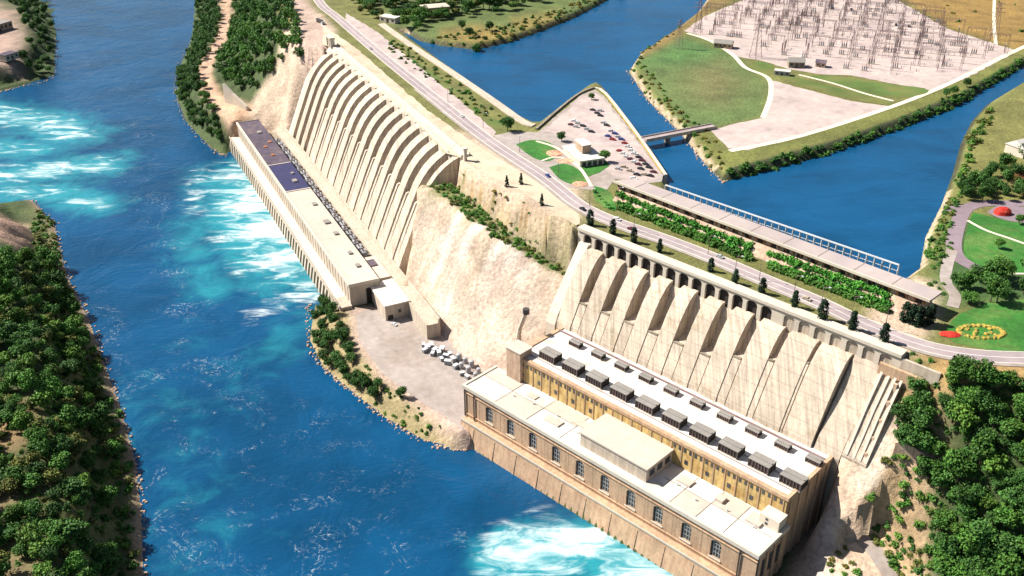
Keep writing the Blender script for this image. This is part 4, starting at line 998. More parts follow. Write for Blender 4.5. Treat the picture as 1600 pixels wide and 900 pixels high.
house('control_hut', 1222,117,PL,12,5,3.4,ang,'tank_grey','roof_white','low flat hut beside the grass below the switchyard','hut',False,3)
house('villa', 680,24,PL,26,16,9,.35,'yellow_wall','roof_cream','cream building among trees behind the canal head','building',False,5)
house('gate_house', 610,34,PL,18,10,5,-.5,'concrete_pale','roof_white','white flat roofed hut at the head of the canal wall','hut',False,3)
house('barn', 1600,238,PL,22,14,6,.5,'concrete_pale','roof_white','white roofed building among dark trees at the right edge','building',True,3)
house('cottage', 1592,283,PL,12,8,4,.2,'stone_pink','rust','small rust roofed cottage among trees at the right edge','cottage',True,2)
house('depot', -8,48,21,40,18,8,1.2,'stone_pink','roof_grey','long low depot on the far left bank','building',False,6)
house('depot', 14,92,21,18,12,6,1.2,'concrete','roof_purple','small purple roofed depot nearer the water on the far left bank','building',False,3)
# lattice pylons
def pylon(h):
    t = thing('lattice_pylon', (0,0,0), 'x', 'pylon'); mb = MB(); w=h*.11
    for sx in (-1,1):
        for sy in (-1,1): mb.tube((sx*w,sy*w,0),(sx*w*.18,sy*w*.18,h),.2,.14,n=4)
    n=7
    for i in range(n):
        k0=1-.82*i/n; k1=1-.82*(i+1)/n; z0=h*i/n; z1=h*(i+1)/n
        for s in (-1,1):
            mb.tube((-w*k0,s*w*k0,z0),(w*k1,s*w*k1,z1),.1,n=3); mb.tube((s*w*k0,w*k0,z0),(s*w*k1,-w*k1,z1),.1,n=3)
    obj('mast', mb, 'steel_brown', t)
    for z,l in ((h*.72,h*.2),(h*.84,h*.16),(h*.95,h*.12)): mb = MB(); mb.tube((-l,0,z),(l,0,z),.16,n=4); mb.tube((-l,0,z),(0,0,z+h*.05),.1,n=3); mb.tube((l,0,z),(0,0,z+h*.05),.1,n=3); obj('crossarm', mb, 'steel_brown', t)
    return t
py_ = pylon(32.); index_kids()
for i,(x,y,lab) in enumerate([(1090,52,'at the left corner of the switchyard'),(1240,40,'in the middle of the switchyard'),(1550,62,'at the right edge of the switchyard'),(1380,88,'at the front right of the switchyard'),(1060,76,'at the shore left of the switchyard'),(1180,90,'on the grass edge in front of the switchyard')]):
    dup(py_, (*U(x,y,PL),PL), ang+.2*i, 'brown lattice pylon '+lab, 'lattice pylons around the switchyard', random.uniform(.8,1.1))
def lamp():
    t = thing('street_lamp', (0,0,0), 'x', 'street lamp'); mb = MB(); mb.tube((0,0,0),(0,0,11),.2,.12,n=6); obj('pole', mb, 'steel_brown', t)
    mb = MB(); mb.tube((0,0,10.9),(2.6,0,11.6),.1,n=5); obj('arm', mb, 'steel_brown', t); mb = MB(); mb.box(2.2,3.4,-.25,.25,11.5,11.8); obj('lamp_head', mb, 'steel_pale', t); return t
lp = lamp(); index_kids()
lpos = [(700,160),(755,200),(812,238),(872,278),(921,322),(965,320),(990,362),(1106,398),(1148,430),(1186,438),(1240,462),(1282,480),(1330,495),(1382,515)]
for i,(x,y) in enumerate(lpos):
    dup(lp, (*U(x,y,PL),PL), -.6, f'{ORD[i]} street lamp along the clifftop road counting from the far end', 'street lamps along the clifftop road')
# flower beds
def fbed(px, py, rx, ry, m, label, h=.7, z=PL):
    x, y = U(px,py,z); mb = MB(); mb.dome((0,0,0),1,1,16,3,.06); mb.v = [(x+v[0]*rx, y+v[1]*ry, z+.2+v[2]*h) for v in mb.v]
    o = obj('flower_bed', mb, m); return tag(o, label, 'flower bed')
fbed(866,240,5.5,6,'flowers_pink','pink flower bed on the lawn nearest the road junction')
fbed(885,252,6.5,4,'flowers_pink','pink and cream flower bed between the two lawns by the car park')
fbed(906,288,5,4.5,'flowers_pink','pink flower bed at the lower tip of the car park lawn')
fbed(1484,523,5,3,'flowers_red','red flower bed near the bend of the road')
fbed(1566,334,5.2,4,'flowers_red','tall bright red flower mound on the paved circle',4.)
x0,y0 = U(1533,519,PL); mb = MB()
for i in range(26):
    a = 2*math.pi*i/26; mb.dome((x0+10*math.cos(a),y0+5.5*math.sin(a),PL+.2),1.5,.8,7,2,.15)
for i in range(9): mb.dome((x0+random.uniform(-6,6),y0+random.uniform(-2.5,2.5),PL+.2),1.2,.7,7,2,.15)
tag(obj('flower_bed', mb, 'flowers_yellow'), 'oval yellow and orange flower bed on the bright lawn', 'flower bed')
# cars
def car(color):
    t = thing('parked_car', (0,0,0), 'x', 'car')
    mb = MB(); mb.profile([(-2.25,.35),(-2.3,.8),(-1.25,.95),(-.7,1.42),(.9,1.45),(1.6,.98),(2.25,.9),(2.25,.35)], -.88, .88, lambda a,b,z:(a,b,z)); obj('body', mb, 'car_'+color, t)
    mb = MB(); mb.profile([(-1.18,.98),(-.72,1.36),(.86,1.39),(1.5,1.0)], -.9, .9, lambda a,b,z:(a,b,z)); obj('side_window', mb, 'glass_dark', t)
    mb = MB(); mb.quad((-.75,-1.26,1.0),(.75,-1.26,1.0),(.7,-.74,1.43),(-.7,-.74,1.43)); obj('windscreen', mb, 'glass_dark', t)
    for sx in (-.82,.82):
        for sy in (-1.4,1.4): mb = MB(); mb.tube((sx-.1,sy,.34),(sx+.1,sy,.34),.34,n=8); obj('wheel', mb, 'tyre', t)
    return t
CARS = {c: car(c) for c in ('white','silver','black','red','blue','maroon','beige')}; index_kids()
park = [(897,190),(903,194),(911,198),(917,203),(924,207),(926,173),(933,178),(938,182),(943,193),(948,197),(955,206),(961,210),(966,215),(950,214),(957,219),(971,219),(976,225),(981,230),(968,237),(974,241),(979,246),(986,236),(991,241),(985,250),(991,254),(997,258),(998,247),(1003,252),(1009,258),(1014,263),(1001,265),(995,274),(1007,274),(1016,276),(975,262),(966,265),(984,268),(900,199),(892,196),(938,174),(1021,270),(990,280)]
cc = ['white','silver','black','maroon','white','blue','black','silver','maroon','beige','black','white','red','silver','black']
for i,(x,y) in enumerate(park):
    c = cc[(i*7+i//3) % len(cc)]; dup(CARS[c], (*U(x,y,PL),PL+.16), R(62)+random.uniform(-.06,.06), f'{c} car parked in the triangular lot by the canal', f'{c} cars parked in the triangular lot')
k = 0
for i,(s,lane) in enumerate(((.16,-2.6),(.24,2.6),(.335,2.6),(.40,-2.6),(.455,2.6),(.47,-2.6),(.56,2.6),(.66,-2.6))):
    j = int(s*(len(ROAD)-1)); p, q = Vector(ROAD[j]), Vector(ROAD[j+1]); d = (q-p).normalized(); n = Vector((-d.y,d.x)); p = p+n*lane
    c = ['silver','white','blue','black','white','maroon','silver','beige'][i]
    dup(CARS[c], (p.x,p.y,PL+.21), math.atan2(d.y,d.x)+math.pi/2, f'{c} car driving on the clifftop road, {ORD[i]} from the far end', 'cars on the clifftop road')
dup(CARS['white'], (*U(616,508,9),9.2), .8, 'white car parked at the shaded end of the works shed', 'cars at the shed')
for i,(x,y) in enumerate([(1400,40),(1420,42),(1300,14),(1330,16)]): dup(CARS['black'], (*U(x,y,PL),PL+.16), ang, 'black car parked at the back of the switchyard', 'black cars at the back of the switchyard', 1.3)
# truck by the road at the top
tr = thing('flat_truck', (*U(500,36,PL),PL), 'long dark truck parked beside the road near the top of the picture', 'truck')
c_,s_ = U(500,36,PL); TT = lambda a,b,z:(c_+a*.55-b*.83*-1, s_-a*.83+b*.55, PL+z)
mb = MB(); mb.box(-6,6,-1.3,1.3,1.2,3.6,TT); obj('box_body', mb, 'steel_dark', tr); mb = MB(); mb.box(6.3,8.4,-1.2,1.2,.6,3.,TT); obj('cab', mb, 'car_silver', tr)
for a in (-5,-3.6,4.5,7.2): mb = MB(); mb.box(a-.5,a+.5,-1.32,1.32,0,1.,TT); obj('wheel', mb, 'tyre', tr)
# ------------------------------------------------------------------ vegetation
def crown_arrays(seed, rx, h, z0, K, per, leaf, shape='round', core=.5):
    r = np.random.default_rng(seed); pts = []
    if shape == 'round':
        d = r.normal(size=(K,3)); d /= np.linalg.norm(d,axis=1)[:,None]; d[:,2] = d[:,2]*.85+.15
        rad = r.uniform(core, 1., K)[:,None]; c = d*rad*np.array([rx,rx,h*.46])*.80+np.array([0,0,z0+h*.46])
        cr = r.uniform(.26,.42,K)*rx
    elif shape == 'bush':
        d = r.normal(size=(K,3)); d /= np.linalg.norm(d,axis=1)[:,None]; d[:,2] = np.abs(d[:,2])
        c = d*r.uniform(.3,1,K)[:,None]*np.array([rx,rx,h])*.75+np.array([0,0,z0]); cr = r.uniform(.3,.5,K)*rx
    else:                                              # column / cone
        t = r.uniform(0,1,K); a = r.uniform(0,6.28,K); rr = rx*(np.sin(np.pi*np.clip(t*.85+.12,0,1))**.7 if shape == 'column' else (1-t)*.9+.1)*r.uniform(.4,.85,K)
        c = np.stack([rr*np.cos(a), rr*np.sin(a), z0+t*h], -1); cr = r.uniform(.35,.5,K)*rx*(1 if shape == 'column' else 1)*(1-.6*t if shape != 'column' else 1)
    n = K*per; cc = np.repeat(c, per, 0); rr = np.repeat(cr, per)
    d = r.normal(size=(n,3)); d /= np.linalg.norm(d,axis=1)[:,None]
    p = cc+d*(rr*r.uniform(.55,1.05,n))[:,None]*np.array([1,1,.8]); p[:,2] = np.maximum(p[:,2], .05)
    nrm = d+r.normal(size=(n,3))*.55+np.array([0,0,.35]); nrm /= np.linalg.norm(nrm,axis=1)[:,None]
    u = np.cross(nrm, r.normal(size=(n,3))); u /= np.linalg.norm(u,axis=1)[:,None]; w = np.cross(nrm,u)
    s = (leaf*r.uniform(.6,1.25,n))[:,None]; u *= s*.5; w *= s*.38
    v = np.stack([p-u-w*.6, p+u*.15-w, p+u+w*.3, p-u*.2+w], 1).reshape(-1,3)
    return v, np.arange(n*4).reshape(-1,4)
def leaf_mesh(name, m, *a, **k):
    v, q = crown_arrays(*a, **k); me = raw_mesh(bpy.data.meshes.new(name), v, q); me.materials.append(M[m]); return me
def trunk_mesh(h, r, limbs, seed):
    rr = random.Random(seed); mb = MB(); mb.tube((0,0,-1),(0,0,h),r,r*.6,7,False)
    for i in range(limbs):
        a = rr.uniform(0,6.28); z = h*rr.uniform(.6,1.); mb.tube((0,0,z),(math.cos(a)*h*.45,math.sin(a)*h*.45,z+h*rr.uniform(.3,.6)),r*.5,r*.18,5,False)
    me = bpy.data.meshes.new('trunk'); me.from_pydata([tuple(v) for v in mb.v],[],mb.f); me.materials.append(M['bark']); return me
ROUND = []; k = 0
for m_ in ('leaf_dark','leaf_mid','leaf_dark','leaf_mid','leaf_light','leaf_olive','leaf_dark','leaf_mid'):
    rx = [4.6,4.2,5.2,3.8,4.4,4.0,4.0,5.0][k]; h = [8.5,8.,9.,8.5,7.5,6.5,10.,8.][k]
    ROUND.append((leaf_mesh('crown', m_, 100+k, rx, h, 1.8, 44, 36, .78), trunk_mesh(5, .34, 4, k), m_)); k += 1
CONE = [(leaf_mesh('crown','leaf_conifer',200+i,2.3,9.5,.6,60,26,.65,shape='cone'), trunk_mesh(7,.22,0,i)) for i in range(2)]
COLM = [(leaf_mesh('crown','leaf_conifer',210+i,1.9,8.0,.2,64,26,.6,shape='column'), trunk_mesh(4,.2,0,i)) for i in range(2)]
BUSH = {m_:[leaf_mesh('bush', m_, 300+i+7*j, 1.7, 1.9, .1, 12, 26, .55, shape='bush') for i in range(2)] for j,m_ in enumerate(('leaf_dark','leaf_mid','leaf_light','leaf_olive','leaf_yellow','leaf_hedge'))}
def tree(x, y, z, var, s, label, group, sz=1.):
    cm, tm = var[0], var[1]; t = thing('tree', (x,y,z-.3), label, 'tree', group, random.uniform(0,6.28)); t.scale = (s,s,s*sz)
    for n_, me_ in (('crown',cm),('trunk',tm)):
        o = bpy.data.objects.new(n_, me_); COL.objects.link(o); o.parent = t
    return t
def bush(x, y, z, m_, s, label, group, sz=1.):
    o = bpy.data.objects.new('bush', random.choice(BUSH[m_])); COL.objects.link(o); o.location = (x,y,z-.1); o.scale = (s,s,s*sz); o.rotation_euler = (0,0,random.uniform(0,6.28))
    return tag(o, label, 'bush', group)
PEND_T = []; PEND_B = []
def later_tree(*a): PEND_T.append(a)
def later_bush(*a): PEND_B.append(a)
def settle():
    def score(a, i): 
        px, py = V(a[0],a[1],a[2]+3); 
        return a[i]/math.dist((a[0],a[1],a[2]),(0,0,CZ)) if -15 < px < 1615 and -15 < py < 915 else 0
    for pend, kind, i, mk in ((PEND_T,'tree',4,tree),(PEND_B,'bush',4,bush)):
        room = 294-sum(o.name.split('.')[0] == kind for o in bpy.data.objects)
        pend.sort(key=lambda a: -score(a,i)); near = [a for a in pend[:room] if score(a,i) > 0]; rest = pend[len(near):]
        print(kind, 'single', len(near), 'mass', len(rest))
        for a in near: mk(*a)
        V_ = []; Q_ = []; mi = []; k = 0; ml = []
        for a in rest:
            px, py = V(a[0],a[1],a[2])
            if not (-250 < px < 1850 and -150 < py < 1100): continue
            me = a[3][0] if kind == 'tree' else random.choice(BUSH[a[3]])
            if me.name not in CACHE:
                v = np.empty(len(me.vertices)*3, np.float32); me.vertices.foreach_get('co', v); CACHE[me.name] = v.reshape(-1,3)
            v = CACHE[me.name]; m_ = me.materials[0].name
            if m_ not in ml: ml.append(m_)
            t = random.uniform(0,6.28); c, s_ = math.cos(t)*a[4], math.sin(t)*a[4]
            V_.append(np.stack([v[:,0]*c-v[:,1]*s_+a[0], v[:,0]*s_+v[:,1]*c+a[1], v[:,2]*a[4]*a[7]+a[2]-.2], -1)); q = np.arange(len(v)).reshape(-1,4)
            Q_.append(q+k); k += len(v); mi.append(np.full(len(q), ml.index(m_)))
        if not V_: continue
        nm = 'distant_trees' if kind == 'tree' else 'scrub'
        me = raw_mesh(bpy.data.meshes.new(nm), np.concatenate(V_), np.concatenate(Q_))
        for m_ in ml: me.materials.append(M[m_])
        me.polygons.foreach_set('material_index', np.concatenate(mi).astype(np.int32)); me.update()
        o = bpy.data.objects.new(nm, me); COL.objects.link(o)
        tag(o, 'smaller green trees filling the woods and gardens around the water' if kind == 'tree' else 'low mixed scrub along the banks and verges', nm.split('_')[-1], kind='stuff')
CACHE = {}
def inpx(P, x, y):
    P = np.array(P, float); _, i = pdist(P, np.atleast_1d(np.asarray(x,float)), np.atleast_1d(np.asarray(y,float))); return i
def scatter(px, zest, spacing, jit=.42, seed=1):
    r = np.random.default_rng(seed)
    W = []
    for z in zest: W += poly(px, z)
    x0,x1 = min(p[0] for p in W),max(p[0] for p in W); y0,y1 = min(p[1] for p in W),max(p[1] for p in W)
    X,Y = np.meshgrid(np.arange(x0,x1+spacing,spacing), np.arange(y0,y1+spacing,spacing*.87)); X = X.copy(); X[1::2] += spacing*.5
    X = (X+r.uniform(-jit,jit,X.shape)*spacing).ravel(); Y = (Y+r.uniform(-jit,jit,Y.shape)*spacing).ravel()
    Z = H(X,Y); a,b = V(X,Y,Z); ok = inpx(px, a, b)
    _, ri = pdist(RIVER, X, Y); _, ci = pdist(CANAL, X, Y); ok &= ~ri & ~ci & (Z > .6)
    return list(zip(X[ok].tolist(), Y[ok].tolist(), Z[ok].tolist()))
LBL = {'leaf_dark':'dark green','leaf_mid':'mid green','leaf_light':'light green','leaf_olive':'olive green','leaf_yellow':'yellowing','leaf_hedge':'bright green'}
def forest(px, zest, sp, kinds, smin, smax, where, seed, skip=None, keep=1.):
    n = 0; r = random.Random(seed)
    for x,y,z in scatter(px, zest, sp, seed=seed):
        if skip and skip(x,y): continue
        if r.random() > keep: continue
        v = ROUND[r.choice(kinds)]; c = LBL[v[2]]
        later_tree(x,y,z,v,r.uniform(smin,smax), f'{c} broadleaf tree {where}', f'{c} trees {where}', r.uniform(.7,1.35)); n += 1
    return n
def bushes(px, zest, sp, kinds, smin, smax, where, seed, keep=1.):
    r = random.Random(seed); n = 0
    for x,y,z in scatter(px, zest, sp, seed=seed):
        if r.random() > keep: continue
        m_ = r.choice(kinds); later_bush(x,y,z,m_,r.uniform(smin,smax), f'{LBL[m_]} bush {where}', f'{LBL[m_]} bushes {where}', r.uniform(.7,1.1)); n += 1
    return n
def mass(name, sets, label, cat):                      # an uncountable mass of plants as one object; sets: (points, colour, shape args, smin, smax)
    V_ = []; Q_ = []; mi = []; k = 0; ml = []; r = np.random.default_rng(5)
    for pts, m_, args, smin, smax in sets:
        prot = [crown_arrays(900+i, **args) for i in range(4)]
        if m_ not in ml: ml.append(m_)
        for x,y,z in pts:
            v,q = prot[r.integers(4)]; a = r.uniform(0,6.28); s = r.uniform(smin,smax); c,s_ = math.cos(a)*s, math.sin(a)*s
            vv = np.stack([v[:,0]*c-v[:,1]*s_+x, v[:,0]*s_+v[:,1]*c+y, v[:,2]*s*r.uniform(.85,1.2)+z-.4], -1)
            V_.append(vv); Q_.append(q+k); k += len(v); mi.append(np.full(len(q), ml.index(m_)))
    if not V_: return
    me = raw_mesh(bpy.data.meshes.new(name), np.concatenate(V_), np.concatenate(Q_))
    for m_ in ml: me.materials.append(M[m_])
    me.polygons.foreach_set('material_index', np.concatenate(mi).astype(np.int32)); me.update()
    o = bpy.data.objects.new(name, me); COL.objects.link(o); return tag(o, label, cat, kind='stuff')
counts = {}
# left bank wood
LBK = [(-60,420),(60,388),(92,420),(120,500),(150,580),(178,650),(196,730),(208,820),(212,960),(-60,960)]
counts['left'] = forest([(-60,410),(60,388),(96,430),(122,500),(152,590),(180,655),(192,720),(170,780),(180,840),(190,960),(-60,960)], (5,35), 7.4, [0,1,4,5,7,3,4,5,1,2], .45,1.5, 'on the wooded left bank', 3, keep=.66)
bushes([(60,318),(80,345),(98,420),(130,500),(160,575),(190,660),(208,740),(214,960),(100,960),(60,500),(40,380)], (2,20), 4.6, ['leaf_olive','leaf_light','leaf_mid','leaf_dark'], .8,2.2, 'on the stony slope of the left bank', 4, keep=.75)
# upper left corner
forest([(-20,-20),(72,-20),(84,60),(80,112),(30,125),(48,60),(20,10)], (5,20), 15, [0,1,6,2], .9,1.4, 'on the far left point', 5, keep=.85)
# right forest below the road
RF = [(1402,650),(1436,600),(1480,590),(1530,606),(1700,600),(1700,980),(1440,980),(1462,900),(1455,820),(1430,740),(1400,690)]
forest(RF, (20,90), 6.5, [0,2,3,6,4], .5,.95, 'in the dense wood at lower right', 61, keep=.6)
counts['right'] = forest(RF, (20,90), 5.6, [0,2,3,6,7,1,3,2,4,1], .6,1.55, 'in the dense wood at lower right', 6)
bushes([(1340,800),(1400,690),(1450,730),(1470,800),(1462,900),(1440,980),(1400,910),(1370,850)], (15,60), 3.0, ['leaf_mid','leaf_olive','leaf_dark','leaf_light'], .7,2.0, 'on the rocky slope left of the lower right wood', 7, keep=.7)
bushes([(1440,572),(1500,585),(1600,585),(1600,605),(1480,600)], (93,), 6.5, ['leaf_olive','leaf_dark','leaf_mid'], .8,1.4, 'on the dry verge under the road bend', 8, keep=.8)
bushes([(1395,545),(1452,560),(1462,572),(1405,560)], (93,), 4.5, ['leaf_dark','leaf_mid'], .9,1.3, 'behind the end of the arcade wall', 9)
# right works bank scrub
bushes([(1300,850),(1325,842),(1345,900),(1290,930)], (12,), 5, ['leaf_olive','leaf_yellow','leaf_mid'], .8,1.5, 'beside the works road at the bottom', 10)
# yard bank trees
forest([(498,470),(516,478),(545,520),(560,575),(600,610),(600,640),(560,612),(510,572),(488,530)], (2,9), 7.0, [0,6,2,0], .66,.95, 'on the bank below the yard', 11)
forest([(600,592),(630,612),(640,640),(610,630)], (9,), 8, [0,6], .6,.8, 'beside the yard track', 12, keep=.7)
bushes([(560,560),(600,600),(660,640),(690,668),(690,688),(640,675),(590,640)], (3,9), 4.2, ['leaf_mid','leaf_light','leaf_dark'], .6,1.2, 'on the bank below the yard', 13, keep=.8)
# bank corner above the far station
forest([(280,110),(312,120),(330,165),(352,200),(352,236),(330,222),(296,188),(278,150)], (3,20), 8.5, [0,6,2,7], .8,1.15, 'on the shore at the upper end of the far station', 14)
# hillside mass
hill1 = scatter([(312,-70),(348,-70),(344,40),(330,80),(308,112),(286,112),(306,60)], (5,20), 11, seed=15)
hill2 = scatter([(366,-70),(440,-70),(452,0),(474,70),(478,92),(448,98),(420,120),(398,146),(372,142),(338,120),(334,108),(352,80),(364,30)], (25,90), 10.5, seed=16)
hill2 = [p for p in hill2 if p[2] > 24]
random.shuffle(hill2); a_ = len(hill2)
args = dict(rx=5.6,h=11.,z0=1.5,K=22,per=24,leaf=1.25)
mass('hillside_wood', [(hill1,'leaf_dark',args,.7,1.05),(hill2[:a_//2],'leaf_dark',args,.8,1.25),(hill2[a_//2:a_*9//10],'leaf_mid',args,.75,1.2),(hill2[a_*9//10:],'leaf_light',args,.7,1.05)], 'dense green wood covering the hillside above the dirt track', 'wood')
# top middle
forest([(640,52),(700,30),(760,26),(860,2),(940,-30),(940,-70),(560,-70),(560,20),(610,22)], (93,), 12.5, [0,2,6,1,5,4,7], .8,1.6, 'on the grassy point behind the canal head', 17, keep=.85)
bushes([(640,62),(690,70),(745,76),(800,64),(860,44),(950,2),(950,-20),(860,20),(740,50)], (92,), 7.5, ['leaf_olive','leaf_yellow','leaf_dark','leaf_mid'], 1.,2.2, 'on the grassy point behind the canal head', 18, keep=.75)
for x,y,s in ((745,72,1.1),(733,58,1.0),(722,46,1.),(765,48,1.),(793,205,1.15)):
    wx_,wy_ = U(x,y,PL); tree(wx_,wy_,float(H([wx_],[wy_])[0]),ROUND[0],s*1.0,'solitary round dark tree at the near end of the canal wall' if y == 205 else 'large dark tree near the tip of the grassy point','solitary trees' if y==205 else 'large dark trees at the tip of the grassy point')
bushes([(610,62),(640,76),(700,118),(760,165),(800,196),(785,204),(720,162),(650,112),(606,76)], (93,), 6.5, ['leaf_olive','leaf_dark','leaf_mid'], .8,1.7, 'on the verge along the canal wall', 19, keep=.6)
forest([(520,-60),(580,-60),(600,30),(580,60),(545,20)], (93,), 20, [5,1,0], .7,1.2, 'beside the road at the top', 20, keep=.6)
# far wood beyond the top edge
farw = scatter([(480,-25),(980,-25),(980,-120),(480,-120)], (93,), 22, seed=21)
mass('far_wood', [(farw,'leaf_dark',args,1.0,1.6)], 'dark wood beyond the canal head', 'wood')
# car park trees
for x,y,v,s,l in ((877,221,0,.78,'round dark tree left of the car park pavilion'),(944,253,1,.95,'large dark tree at the right corner of the car park pavilion'),(924,156,0,.6,'small dark tree at the tip of the triangular car park')):
    wx_,wy_ = U(x,y,PL); tree(wx_,wy_,PL,ROUND[v],s,l,None) if False else tag(tree(wx_,wy_,PL,ROUND[v],s,l,'car park trees'), l, 'tree')
# hedge rows
def hedge(p, q, n, m_, s, label, group, z=PL):
    for i in range(n):
        t = (i+random.uniform(-.2,.2))/(n-1); x,y = U(p[0]+(q[0]-p[0])*t, p[1]+(q[1]-p[1])*t, z); eb = TG.inv(x,y)[1]; bush(x,y,z+max(0,min(5.2,(eb+4.5)/6.5*5.2)),m_,s*random.uniform(.8,1.2),label,group,random.uniform(.75,1.15))
for dy,m_,w_ in ((0,'leaf_hedge','back'),(6,'leaf_hedge','middle'),(13,'leaf_mid','front')):
    hedge((968,313+dy),(1168,392+dy),33,m_,1.95,f'{LBL[m_]} bush in the {w_} row of the long hedge below the gatehouse',f'{w_} row bushes of the long hedge')
    hedge((1202,405+dy),(1385,474+dy),28,m_,1.9,f'{LBL[m_]} bush in the {w_} row of the shorter hedge right of the gap',f'{w_} row bushes of the shorter hedge')
hedge((930,302),(955,326),6,'leaf_hedge',1.1,'bright green bush on the small lawn at the hedge end','bushes on the small lawn at the hedge end')
# columnar trees
colp = [(922,352),(957,366),(990,379),(1030,394),(1110,424),(1148,444),(1190,459),(1240,481),(1284,500),(1330,517),(1380,535)]
for i,(x,y) in enumerate(colp):
    wx_,wy_ = U(x,y,PL); t = tree(wx_,wy_,PL,COLM[i%2],random.uniform(.85,1.15)*(1.15 if i > 6 else 1.),f'{ORD[i]} dark columnar tree from the left between the arcade wall and the road','columnar trees along the arcade wall')
    t.name = 'columnar_tree'
for i,(x,y) in enumerate([(1412,502),(1422,506),(1432,509),(1442,510),(1452,506)]):
    wx_,wy_ = U(x,y,PL); t = tree(wx_,wy_,PL,COLM[i%2],1.25,'dark columnar tree clustered at the right end of the gatehouse','columnar trees at the right end of the gatehouse'); t.name = 'columnar_tree'
# terrace scrub between the stations
bushes([(664,284),(700,276),(750,310),(805,350),(855,382),(890,412),(884,434),(820,398),(750,356),(695,312)], (72,), 3.6, ['leaf_olive','leaf_light','leaf_mid','leaf_mid'], .8,1.7, 'on the scrubby ledge between the stations', 22, keep=.8)
bushes([(704,262),(760,290),(820,318),(880,366),(892,405),(850,384),(800,349),(745,309),(706,280)], (78,90), 4.6, ['leaf_olive','leaf_yellow','leaf_mid'], .5,1.3, 'on the rock above the scrubby ledge', 23, keep=.6)
for x,y in ((792,322),(814,318),(846,352)):
    wx_,wy_ = U(x,y,80); t = tree(wx_,wy_,float(H([wx_],[wy_])[0]),CONE[0],.75,'thin dark conifer above the scrubby ledge between the stations','thin conifers above the scrubby ledge'); t.name = 'conifer'
# right side gardens
forest([(1490,438),(1560,425),(1580,470),(1545,482),(1495,470)], (93,), 8.5, [3,7,2,0], .85,1.15, 'in the grove beside the bright lawn', 24)
forest([(1500,290),(1560,270),(1620,280),(1700,290),(1700,315),(1500,314)], (93,), 7.5, [0,2,5,6], .7,1.1, 'behind the paved circle', 25, keep=.8)
forest([(1560,232),(1620,250),(1700,270),(1620,290),(1560,272)], (93,), 13, [0,2], .8,1.1, 'around the white roofed building', 26, keep=.75)
forest([(1600,430),(1700,432),(1700,475),(1590,470)], (93,), 7, [0,2,6], .8,1.1, 'at the right edge above the bright lawn', 27, keep=.8)
bushes([(1440,410),(1456,370),(1480,322),(1496,270),(1512,215),(1530,190),(1545,170),(1552,180),(1526,235),(1500,320),(1470,400)], (92,), 4.6, ['leaf_olive','leaf_mid','leaf_light','leaf_dark'], .9,2.1, 'along the right bank of the canal', 28, keep=.7)
bushes([(1450,440),(1480,440),(1480,470),(1462,462)], (93,), 5, ['leaf_mid','leaf_dark','leaf_light'], .8,1.4, 'at the right end of the gatehouse', 29)
bushes([(1472,335),(1494,335),(1484,400),(1452,425),(1456,395)], (93,), 5.5, ['leaf_dark','leaf_mid','leaf_light'], .8,1.4, 'left of the purple drive', 30, keep=.85)
for x,y in ((1560,388),(1580,260),(1592,350)):
    wx_,wy_ = U(x,y,PL); tree(wx_,wy_,PL,ROUND[1],.7,'small tree standing alone on the lawns at the right','lone trees on the right lawns')
# island banks
bushes([(1125,285),(1200,268),(1300,241),(1400,206),(1500,166),(1600,108),(1600,90),(1500,148),(1400,189),(1300,224),(1200,250),(1140,264)], (88,93), 4.0, ['leaf_dark','leaf_mid','leaf_dark','leaf_dark'], 1.1,2.1, 'on the steep dark bank of the island', 31, keep=.9)
bushes([(982,108),(1010,150),(1060,200),(1100,250),(1128,278),(1140,250),(1112,210),(1070,180),(1030,130),(1000,90),(1050,56),(1100,0),(1120,-20),(1080,10),(1010,70)], (91,), 6., ['leaf_olive','leaf_yellow','leaf_mid','leaf_light'], .8,1.6, 'on the left bank of the island', 32, keep=.6)
for x,y in ((1478,152),(1490,148),(1510,136)):
    wx_,wy_ = U(x,y,PL); t = tree(wx_,wy_,float(H([wx_],[wy_])[0]),ROUND[0],.8,'dark tree on the rim of the island bank','dark trees on the rim of the island bank')
bushes([(1480,-20),(1640,-20),(1640,60),(1560,60),(1480,30)], (93,), 24, ['leaf_olive','leaf_yellow','leaf_mid'], 1.,2., 'on the dry field at upper right', 33, keep=.5)
settle()
# undergrowth as one mass
und = scatter(RF, (20,90), 3.4, seed=40); und2 = scatter([(-60,400),(62,385),(100,440),(150,590),(190,690),(205,800),(200,960),(-60,960)], (5,35), 5.6, seed=41); random.shuffle(und2)
ua = dict(rx=2.2,h=2.0,z0=.1,K=8,per=16,leaf=.8,shape='bush')
mass('undergrowth', [(und,'leaf_dark',ua,.7,1.3),(und2[:len(und2)//3],'leaf_mid',ua,.6,1.3),(und2[len(und2)//3:len(und2)*2//3],'leaf_olive',ua,.5,1.1)], 'low green undergrowth under the trees on both banks', 'undergrowth')
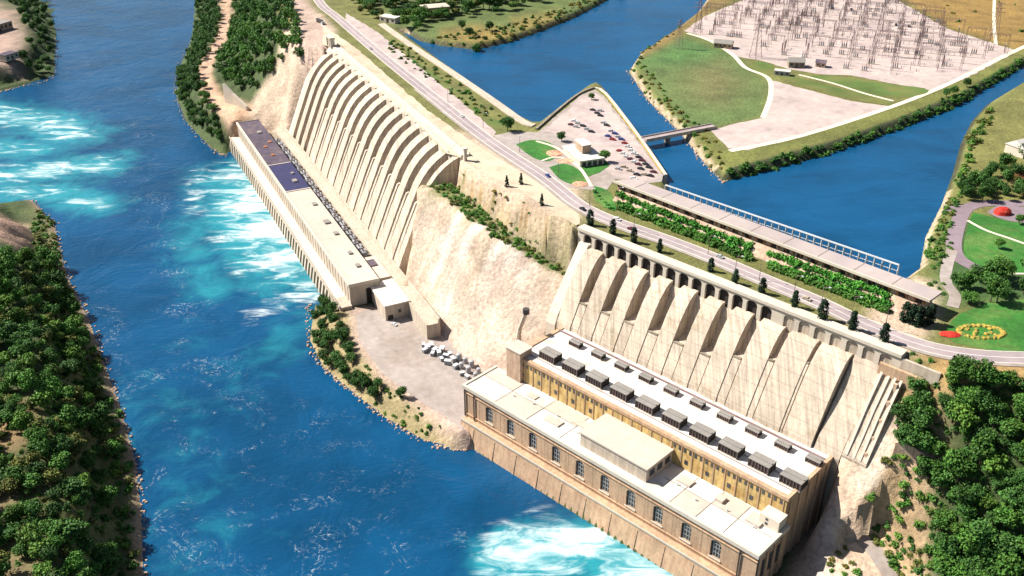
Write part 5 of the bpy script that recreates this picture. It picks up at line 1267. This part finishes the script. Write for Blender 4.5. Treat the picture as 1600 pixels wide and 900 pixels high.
# shore boulders
mb = MB(); r = random.Random(3)
def rock(mb, x, y, z, s):
    k = len(mb.v); n = 6
    vs = [(x+math.cos(6.283*i/n)*s*r.uniform(.7,1.2), y+math.sin(6.283*i/n)*s*r.uniform(.7,1.2), z-s*.5) for i in range(n)]+[(x+math.cos(6.283*i/n+.4)*s*r.uniform(.4,.7), y+math.sin(6.283*i/n+.4)*s*r.uniform(.4,.7), z+s*r.uniform(.3,.7)) for i in range(n)]
    mb.add(vs, [(i,(i+1)%n,n+(i+1)%n,n+i) for i in range(n)]+[tuple(range(n,2*n))])
for line, z in (([(50,314),(85,350),(105,430),(140,500),(165,570),(190,640),(212,720),(222,800),(225,940)],0),([(483,476),(482,530),(505,574),(550,612),(600,652),(660,688),(722,703)],0),([(300,60),(278,110),(275,150),(290,190),(330,232),(352,243)],0),([(85,60),(84,118),(30,136),(0,144)],0),([(982,112),(1010,155),(1060,205),(1100,255),(1130,285)],CW)):
    W = catmull(poly(line, z), 14)
    for p in W:
        for q in range(2): rock(mb, p[0]+r.gauss(0,1.3), p[1]+r.gauss(0,1.3), z, r.uniform(.5,1.5))
o = obj('shore_rocks', mb, 'stone_pink'); tag(o, 'pale broken rocks scattered along the waterlines', 'rocks', kind='stuff')
# ------------------------------------------------------------------ light, sky, camera
EL = R(46); sd = Vector((.96*math.cos(EL), -.28*math.cos(EL), -math.sin(EL)))
sun = bpy.data.lights.new('sun', 'SUN'); sun.energy = 5.0; sun.angle = R(.5); sun.color = (1.,.945,.85)
so = bpy.data.objects.new('sun', sun); so.rotation_euler = sd.to_track_quat('-Z','Y').to_euler(); so.location = (-300,300,600); COL.objects.link(so)
w = bpy.data.worlds.new('World'); scene.world = w; w.use_nodes = True; nt = w.node_tree
sky = nt.nodes.new('ShaderNodeTexSky'); sky.sky_type = 'NISHITA'; sky.sun_disc = False; sky.sun_elevation = EL; sky.sun_rotation = math.atan2(-.96,.28)
nt.links.new(sky.outputs[0], nt.nodes['Background'].inputs[0]); nt.nodes['Background'].inputs[1].default_value = .05
cam = bpy.data.cameras.new('camera'); cam.sensor_width = 36; cam.lens = F/1600*36; cam.clip_start = 1; cam.clip_end = 40000
co = bpy.data.objects.new('camera', cam); co.location = (0,0,CZ); co.rotation_euler = (math.pi/2-TH,0,0); COL.objects.link(co); scene.camera = co
vs = scene.view_settings; vs.view_transform = 'Standard'; vs.look = 'None'; vs.gamma = 1; vs.exposure = 1.02; vs.use_curve_mapping = False
for o in bpy.data.objects:
    if 'used' in o: del o['used']
print('counts', counts, 'trees', sum(o.name.split('.')[0]=='tree' for o in bpy.data.objects), 'bushes', sum(o.name.split('.')[0]=='bush' for o in bpy.data.objects), 'objects', len(bpy.data.objects))
